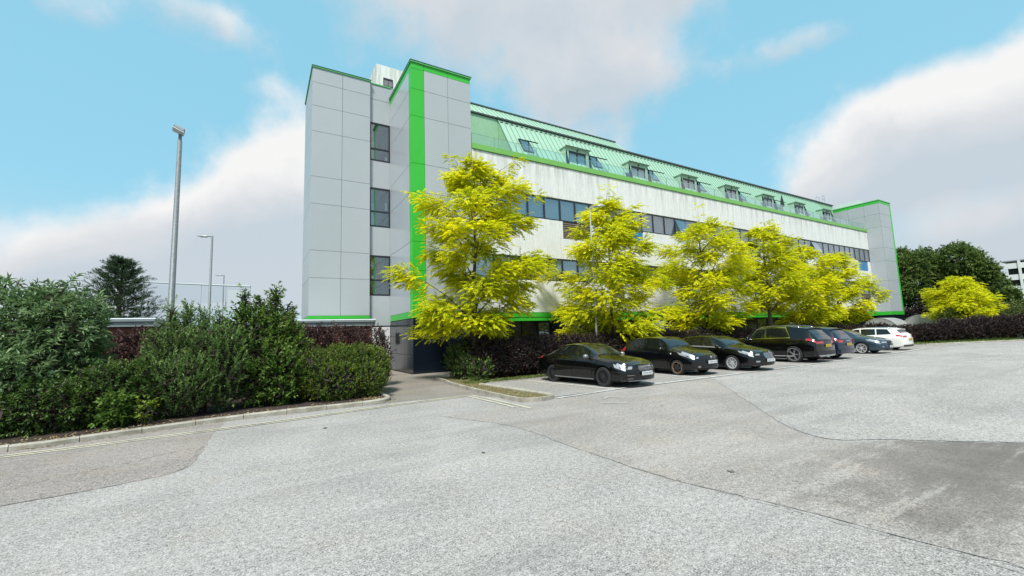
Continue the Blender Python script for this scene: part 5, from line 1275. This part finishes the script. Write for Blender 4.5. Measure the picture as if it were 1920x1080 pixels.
golden_tree(16.3, 17.0, [(1.2, .8), (1.9, 3.0), (2.8, 3.6), (3.9, 3.6), (5.2, 3.2), (6.4, 2.7), (7.4, 2.2), (8.2, 1.3), (9.0, .4)],
            'second golden tree from the left, behind the nearest black car, curved lamp at its side', nspr=2900, seed=5, leader=[(16.4, 16.9, 9.8, .35), (16.5, 16.9, 9.2, .42), (18.3, 16.8, 8.9, .35)])
golden_tree(24.3, 17.0, [(1.4, .8), (2.1, 2.5), (3.1, 3.05), (4.4, 2.9), (5.6, 3.0), (6.8, 2.9), (7.8, 2.2), (8.6, .7)],
            'third golden tree from the left, above the third black car and the SUV bonnet', nspr=2600, seed=8, leader=[(24.1, 16.8, 9.6, .30), (24.2, 16.8, 9.0, .2), (26.6, 16.6, 8.6, .5)])
golden_tree(31.6, 17.0, [(3.0, .8), (3.9, 2.2), (5.0, 2.8), (6.2, 2.8), (7.4, 2.4), (8.4, 1.4), (9.1, .4)],
            'fourth golden tree with its bare trunk showing above the black SUV', nspr=2200, seed=13, leader=[(31.9, 16.8, 9.5, .25)], trunk_r=.14)
golden_tree(36.6, 17.0, [(1.6, .7), (2.4, 2.2), (3.6, 2.7), (5.0, 2.6), (6.2, 2.2), (7.2, 1.6), (8.0, .5)],
            'fifth golden tree, above the navy SUV, joined to its neighbours', nspr=2100, seed=21)
golden_tree(42.2, 17.0, [(1.7, .7), (2.4, 2.3), (3.6, 2.8), (4.8, 2.8), (6.0, 2.4), (7.0, 1.6), (7.8, .5)],
            'last golden tree of the row, beside the far grey tower', nspr=2000, seed=34)
golden_tree(56.5, 13.0, [(1.2, .7), (1.9, 2.2), (3.0, 2.7), (4.1, 2.6), (4.9, 1.7), (5.7, .5)],
            'golden tree standing alone behind the dark hedge right of the far tower', group=None, nspr=2300, seed=55, trunk_r=.1)

# shrubs of the left bed, each a plant of its own
shrub('buddleia_bush', 'shrub', 'tall sage green bush with long drooping leaves at the left edge of the picture',
      [(-5.0, 14.4, 2.05, 1.1, .9, 1.45), (-4.15, 14.3, 2.1, .8, .8, 1.35), (-5.9, 14.1, 1.5, 1.0, .9, 1.4), (-4.9, 13.4, 1.05, .95, .7, .85), (-6.6, 13.6, 1.6, 1.0, .9, 1.5)],
      'sage_leaf', 1700, .46, 6, .17, .042, 'whorl', .75, .55, .35, .25, 50, 26, curl=.3)
shrub('laurel_bush', 'shrub', 'low dark green spreading bush at the foot of the tall sage green bush',
      [(-3.9, 13.05, .55, .9, .55, .62), (-3.0, 13.2, .72, .7, .55, .75), (-2.3, 13.35, .75, .6, .5, .8), (-5.2, 12.9, .5, .9, .5, .6), (-6.6, 12.8, .5, .9, .5, .6)],
      'dark_leaf', 1500, .26, 5, .085, .038, 'whorl', .5, .2, .3, .25, 60, 24)
shrub('willow_bush', 'shrub', 'grey green bush with upright feathery shoots in front of the tall galvanised pole',
      [(-1.85, 13.8, 1.35, .75, .6, 1.15), (-1.2, 13.7, 1.25, .65, .6, 1.1), (-1.6, 13.25, .85, .75, .5, .75), (-.85, 13.5, 1.2, .5, .5, 1.1), (-2.0, 13.9, 2.45, .10, .1, .42), (-1.65, 13.8, 2.5, .10, .1, .40), (-1.3, 13.8, 2.35, .1, .1, .4), (-.95, 13.7, 2.3, .1, .1, .42)],
      'willow_leaf', 1350, .40, 7, .085, .026, 'whorl', .95, .1, .35, .3, 40, 26)
shrub('tall_green_bush', 'shrub', 'tall leafy green bush with thin top shoots, left of the clipped hedge',
      [(-.35, 14.4, 1.55, .65, .6, 1.35), (.25, 14.5, 1.6, .6, .6, 1.4), (.7, 14.6, 1.3, .55, .6, 1.25), (.0, 13.8, 1.0, .7, .45, .95), (.55, 13.75, .85, .6, .4, .8), (-.45, 14.5, 2.95, .13, .12, .42), (-.05, 14.6, 2.9, .12, .12, .35), (.35, 14.6, 3.0, .14, .12, .45), (.75, 14.7, 2.6, .12, .12, .4)],
      'mid_leaf', 1150, .34, 5, .115, .055, 'whorl', .7, .2, .35, .25, 60, 26)
shrub('clipped_hedge', 'hedge', 'rounded clipped green hedge with yellowish top growth at the right end of the left bed',
      [(1.4, 14.2, .78, .75, .8, .78), (2.1, 14.4, .85, .7, .85, .80), (2.75, 14.6, .85, .65, .85, .78), (3.25, 14.9, .80, .52, .8, .76), (1.9, 13.6, .6, .8, .5, .55), (2.8, 13.75, .55, .6, .5, .5), (3.4, 15.2, .8, .45, .7, .72)],
      'hedge_leaf', 3600, .17, 4, .052, .026, 'whorl', .55, .1, .16, .25, 60, 30)
shrub('plum_hedge', 'hedge', 'purple brown leafed hedge behind the clipped hedge, below the low flat roof',
      [(x, 17.0 + .12 * random.uniform(-1, 1), 1.15, .75, .6, 1.15 + .1 * random.uniform(-1, 1)) for x in np.arange(-5.6, 4.2, .62)],
      'rust_leaf', 4200, .26, 5, .068, .046, 'whorl', .7, .1, .22, .3, 60, 40)
shrub('golden_seedling', 'plant', 'tiny yellow green seedling at the foot of the left shrub bed',
      [(-2.2, 12.55, .42, .17, .15, .28)], 'lime_leaf', 20, .16, 3, .07, .045, 'whorl', .6, .3, .5, .2, 60, 5, extra_core=False)
shrub('sycamore_seedling', 'plant', 'small broad leaved green sapling left of the tiny yellow seedling',
      [(-2.7, 12.6, .45, .28, .2, .42)], 'mid_leaf', 70, .22, 3, .11, .07, 'whorl', .6, .3, .5, .2, 60, 5, extra_core=False)
# middle hedge of copper beech behind the cars
for i, (xa, xb) in enumerate([(8.0, 13.2), (13.2, 19.0), (19.0, 26.0), (26.0, 33.5), (33.5, 41.5)]):
    labs = ['dark purple clipped hedge at the left of the nearest black car', 'dark purple hedge section behind the second car', 'dark purple hedge section behind the third car', 'dark purple hedge section behind the black SUV', 'dark purple hedge section behind the slate blue and white cars']
    shrub('beech_hedge', 'hedge', labs[i], [(x, 15.75 + .08 * random.uniform(-1, 1), .82, .62, .66, .86 + .05 * random.uniform(-1, 1)) for x in np.arange(xa, xb, .56)],
          'purple_leaf', int(2500 * (1 - .1 * i)), .18, 4, .070, .048, 'whorl', .45, .15, .14, .25, 62, 30, group='sections of the dark purple hedge behind the cars')
shrub('laurel_bush', 'shrub', 'dark green straggly bush at the left end of the purple hedge, by the path',
      [(7.35, 16.3, .55, .5, .8, .6), (7.5, 15.3, .45, .45, .5, .48), (7.3, 17.1, .8, .45, .7, .7), (8.1, 17.4, .9, .6, .6, .9)], 'dark_leaf', 520, .32, 5, .10, .045, 'whorl', .5, .2, .4, .4, 60, 14)
shrub('green_bush', 'shrub', 'dark green bush between the third black car and the SUV',
      [(20.9, 14.9, .75, .7, .5, .75), (26.9, 16.6, 1.0, 1.2, .5, .9)], 'dark_leaf', 420, .25, 5, .09, .05, 'whorl', .5, .2, .4, .3, 60, 14)

# far hedge in separate bushes along the edge of the car park
d = Vector((51.2 - 43.3, 8.32 - 11.62, 0)).normalized(); nrm = Vector((-d.y, d.x, 0))
def hp(s): return Vector((43.3, 11.62, 0)) + d * s + nrm * 1.5
labs = ['dark purple bush just right of the white estate car', 'second dark purple bush from the white estate car, by the silver shelter roof', 'dark purple hedge bush under the lone golden tree, its left half', 'dark purple hedge bush under the lone golden tree, its right half',
        'dark purple hedge bush just right of the lone golden tree', 'dark purple hedge bush near the right edge of the picture', 'dark purple hedge bush at the very right edge of the picture']
for i in range(7):
    s0 = -3.2 + i * 2.35; w_ = 1.18 if i < 2 else 1.3
    ee = []
    for q in range(3):
        p = hp(s0 + (q - 1) * .72); lowr = (.86, .72, .76, .92)[i] if i < 4 else 1.0; ee.append((p.x, p.y, (1.08 + .06 * (q == 1)) * lowr, .72, .72, (.82 + random.uniform(-.05, .12)) * lowr))
    shrub('purple_bush', 'shrub', labs[i], ee, 'purple_leaf', 620, .28, 4, .10, .065, 'whorl', .5, .15, .3, .3, 60, 12, group='dark purple bushes along the far car park edge')
for i, (s0, y1, h) in enumerate(((9.5, 4.2, 2.9), (13.5, 4.6, 3.1), (17.5, 4.9, 3.2))):
    ee = [(hp(s0 + q * 1.3).x + nrm.x * y1, hp(s0 + q * 1.3).y + nrm.y * y1, h * .5, 1.2, 1.1, h * .52) for q in range(3)]
    shrub('olive_hedge', 'hedge', ['olive green hedge right of the lone golden tree, behind the purple bushes', 'taller olive green hedge near the right edge, behind the purple bushes', 'olive green hedge running out of the picture at the right edge'][i], ee, 'olive_leaf', 700, .4, 5, .13, .07, 'whorl', .6, .15, .3, .3, 60, 10)

# big dark trees behind, right
def big_tree(x, y, trunk_h, ells, lab, leaf='far_leaf', nspr=1400, length=.7, ll=.22, lw=.13, pairs=5, name='broadleaf_tree', tr=.3, group=None, droop=.3, up=.35):
    t = empty(name, (x, y, 0), label=lab, cat='tree', group=group)
    MB().tube([(x, y, 0), (x + .1, y, trunk_h * .5), (x, y, trunk_h)], [tr, tr * .8, tr * .6], 9).build('trunk', M['bark'], t, True)
    lm = MB()
    for e in ells:
        c = Vector(e[:3]); s = Vector((x, y, trunk_h * .8)); lm.tube([s, s.lerp(c, .5) + Vector((0, 0, .3)), c, c + Vector((0, 0, e[5] * .6))], [tr * .4, tr * .28, tr * .15, .02], 6)
    lm.build('limb', M['bark'], t, True)
    nspr = int(nspr * 1.7); P, N = sample_surface(ells, nspr, .3, .5); D = N + rng.normal(0, .4, P.shape) + np.array([[0, 0, up]])
    parts = sprigs(P - unit(D) * length * .4, D, length, pairs, ll, lw, 60, droop, 'whorl', .25, .3)
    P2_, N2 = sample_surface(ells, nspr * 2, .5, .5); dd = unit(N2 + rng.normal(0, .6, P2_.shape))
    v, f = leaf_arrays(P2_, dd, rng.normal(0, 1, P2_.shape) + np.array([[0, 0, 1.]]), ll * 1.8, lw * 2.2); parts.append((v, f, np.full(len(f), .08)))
    leaves_obj('crown', parts, M[leaf], t); return t
def blob_crown(x, y, z, rx, rz, n, seed, ry=None):
    rs = random.Random(seed); out = []; ry = ry or rx
    for i in range(n):
        a = i * 2.4 + rs.uniform(-.3, .3); q = sqrt((i + .5) / n); zz = z + rz * (rs.uniform(-.8, .85)) * (1 - .35 * q * q)
        lim = sqrt(max(.1, 1 - ((zz - z) / rz) ** 2)); k = rs.uniform(.30, .46)
        out.append((x + cos(a) * rx * .66 * q * lim * 1.1, y + sin(a) * ry * .66 * q * lim * 1.1, zz, rx * k, ry * k, rz * k * .72))
    return out
big_tree(73, 22.4, 5, blob_crown(73, 22.4, 6.6, 4.2, 5.0, 26, 2), 'large dark tree right behind the far grey tower', nspr=1500)
big_tree(77, 17.9, 5, blob_crown(77, 17.9, 6.9, 4.0, 5.6, 28, 4), 'large dark tree behind the lone golden tree, centre of the group', nspr=1600)
big_tree(77, 16.0, 4, blob_crown(77, 15.6, 5.2, 2.6, 4.6, 22, 6), 'large dark tree right of centre behind the lone golden tree, sloping down to the right', nspr=1300)
big_tree(74, 12.0, 3, blob_crown(74, 12.0, 2.9, 2.2, 2.5, 16, 9), 'lower dark tree below the distant car park at the right', nspr=800)
big_tree(71, 9.0, 3, blob_crown(71, 9.0, 2.5, 2.4, 2.5, 18, 12), 'dark tree cut off by the right edge of the picture', nspr=900)
big_tree(68, 15.5, 2, blob_crown(68, 17.5, 2.3, 3.4, 2.3, 16, 15), 'low dark purple tree at the foot of the far tower', 'purple_leaf', nspr=900)
# trees far left and behind
def pine(x, y, h, rmax, lab):
    t = empty('pine_tree', (x, y, 0), label=lab, cat='tree')
    MB().tube([(x, y, 0), (x, y, h * .55), (x + .1, y, h * .97)], [.32, .2, .04], 8).build('trunk', M['bark'], t, True)
    lm = MB(); Ps, Ds = [], []; rs = random.Random(4)
    for i in range(60):
        f = (i + .5) / 60; z = h * (.28 + .69 * f); r = rmax * (1 - f ** 1.7 * .88) * rs.uniform(.7, 1.08); a = i * 2.4
        e = Vector((x + cos(a) * r, y + sin(a) * r, z + r * .22)); s = Vector((x, y, z - r * .1)); m = s.lerp(e, .6) + Vector((0, 0, -.12 * r)); lm.tube([s, m, e], [.06, .04, .015], 5)
        for k in range(52):
            u = rs.uniform(.22, 1.02); c = s.lerp(m, u / .6) if u < .6 else m.lerp(e, (u - .6) / .4)
            o = Vector((rs.gauss(0, .26), rs.gauss(0, .26), rs.gauss(.05, .12))) * (.5 + r * .28); Ps.append(list(c + o)); Ds.append([cos(a) * .6 + o.x, sin(a) * .6 + o.y, .45])
    lm.build('limb', M['bark'], t, True)
    parts = sprigs(np.array(Ps), np.array(Ds), .4, 6, .26, .05, 42, .0, 'whorl', .25, .3, .0)
    leaves_obj('crown', parts, M['pine_leaf'], t)
pine(-12.9, 59.0, 11.3, 3.9, 'dark conifer standing behind the left shrubs and the low flat roof')
big_tree(1.4, 62, 2.5, blob_crown(1.4, 62, 3.6, 2.2, 2.4, 12, 31), 'small far tree seen just left of the grey tower base', nspr=500)
big_tree(-22, 75, 3, blob_crown(-22, 75, 4.2, 5, 3.0, 18, 33), 'distant low tree at the left edge behind the sage green bush', nspr=500)
big_tree(-6, 90, 3, blob_crown(-6, 90, 2.8, 7, 2.4, 18, 35), 'distant low tree line seen below the glass screen', nspr=600)

# loose leaves and grass
def scatter(name, n, fn, ln, wd, mat, lab, flat=True, cat='ground cover'):
    P = np.array([fn() for _ in range(n)])
    if flat: D = unit(rng.normal(0, 1, P.shape) * np.array([[1, 1, .25]])); U = np.array([[0, 0, 1.]]) + rng.normal(0, .4, P.shape)
    else: D = unit(rng.normal(0, .35, P.shape) + np.array([[0, 0, 1.]])); U = rng.normal(0, 1, P.shape)
    v, f = leaf_arrays(P, D, U, ln * rng.uniform(.6, 1.4, n), wd * rng.uniform(.6, 1.4, n), .2, .1 if flat else .3)
    o = leaves_obj(name, [(v, f, np.repeat(rng.random(n), 2))], M[mat], None); tag(o, lab, cat, None, 'stuff'); return o
def on_kerb_outside(pts, lo, hi, z):
    P = [np.array(p) for p in pts]
    def f():
        i = random.randrange(len(P) - 1); q = P[i] + (P[i + 1] - P[i]) * random.random(); dd = P[i + 1] - P[i]; nn = np.array([-dd[1], dd[0]]) / (np.linalg.norm(dd) + 1e-9); q = q + nn * random.uniform(lo, hi); return (q[0], q[1], z)
    return f
KLs = [p for p in KL if p[0] > -7]; KIs = smoothline(KI, 4)
scatter('fallen_leaves', 900, on_kerb_outside(KLs, .13, .75, .085), .05, .03, 'litter_leaf', 'dry leaves and bark scraps lying on the left planting bed')
scatter('fallen_leaves', 260, on_kerb_outside(KLs, -.16, -.01, .02), .035, .022, 'litter_leaf', 'dry scraps and moss caught in the gutter of the left kerb')
scatter('fallen_leaves', 420, on_kerb_outside(KIs[:24], .02, .28, .022), .045, .03, 'litter_leaf', 'dry leaves caught along the outer side of the island kerb')
scatter('fallen_leaves', 1300, lambda: (random.uniform(6.75, 13), random.gauss(14.95, .22), .07), .05, .03, 'litter_leaf', 'dry leaves lying at the foot of the purple hedge')
def isl():
    y = random.uniform(10, 15); return (random.uniform(6.2, 6.9 - (y - 10) * .02), y, .068)
scatter('island_leaves', 700, isl, .04, .026, 'litter_leaf', 'dry leaf scraps on the narrow island strip')
scatter('grass', 2600, lambda: (random.uniform(6.5, 11.5), random.gauss(14.75, .2), .06), .06, .012, 'grass', 'thin moss and grass along the bed edge by the nearest car', False, 'grass')
def lawnp():
    s = random.uniform(-4, 22); q = Vector((43.3, 11.62, 0)) + d * s + nrm * random.uniform(.15, 3.2); return (q.x, q.y, .05)
scatter('grass', 9000, lawnp, .16, .03, 'grass', 'strip of grass under the dark bushes at the far car park edge', False, 'grass')
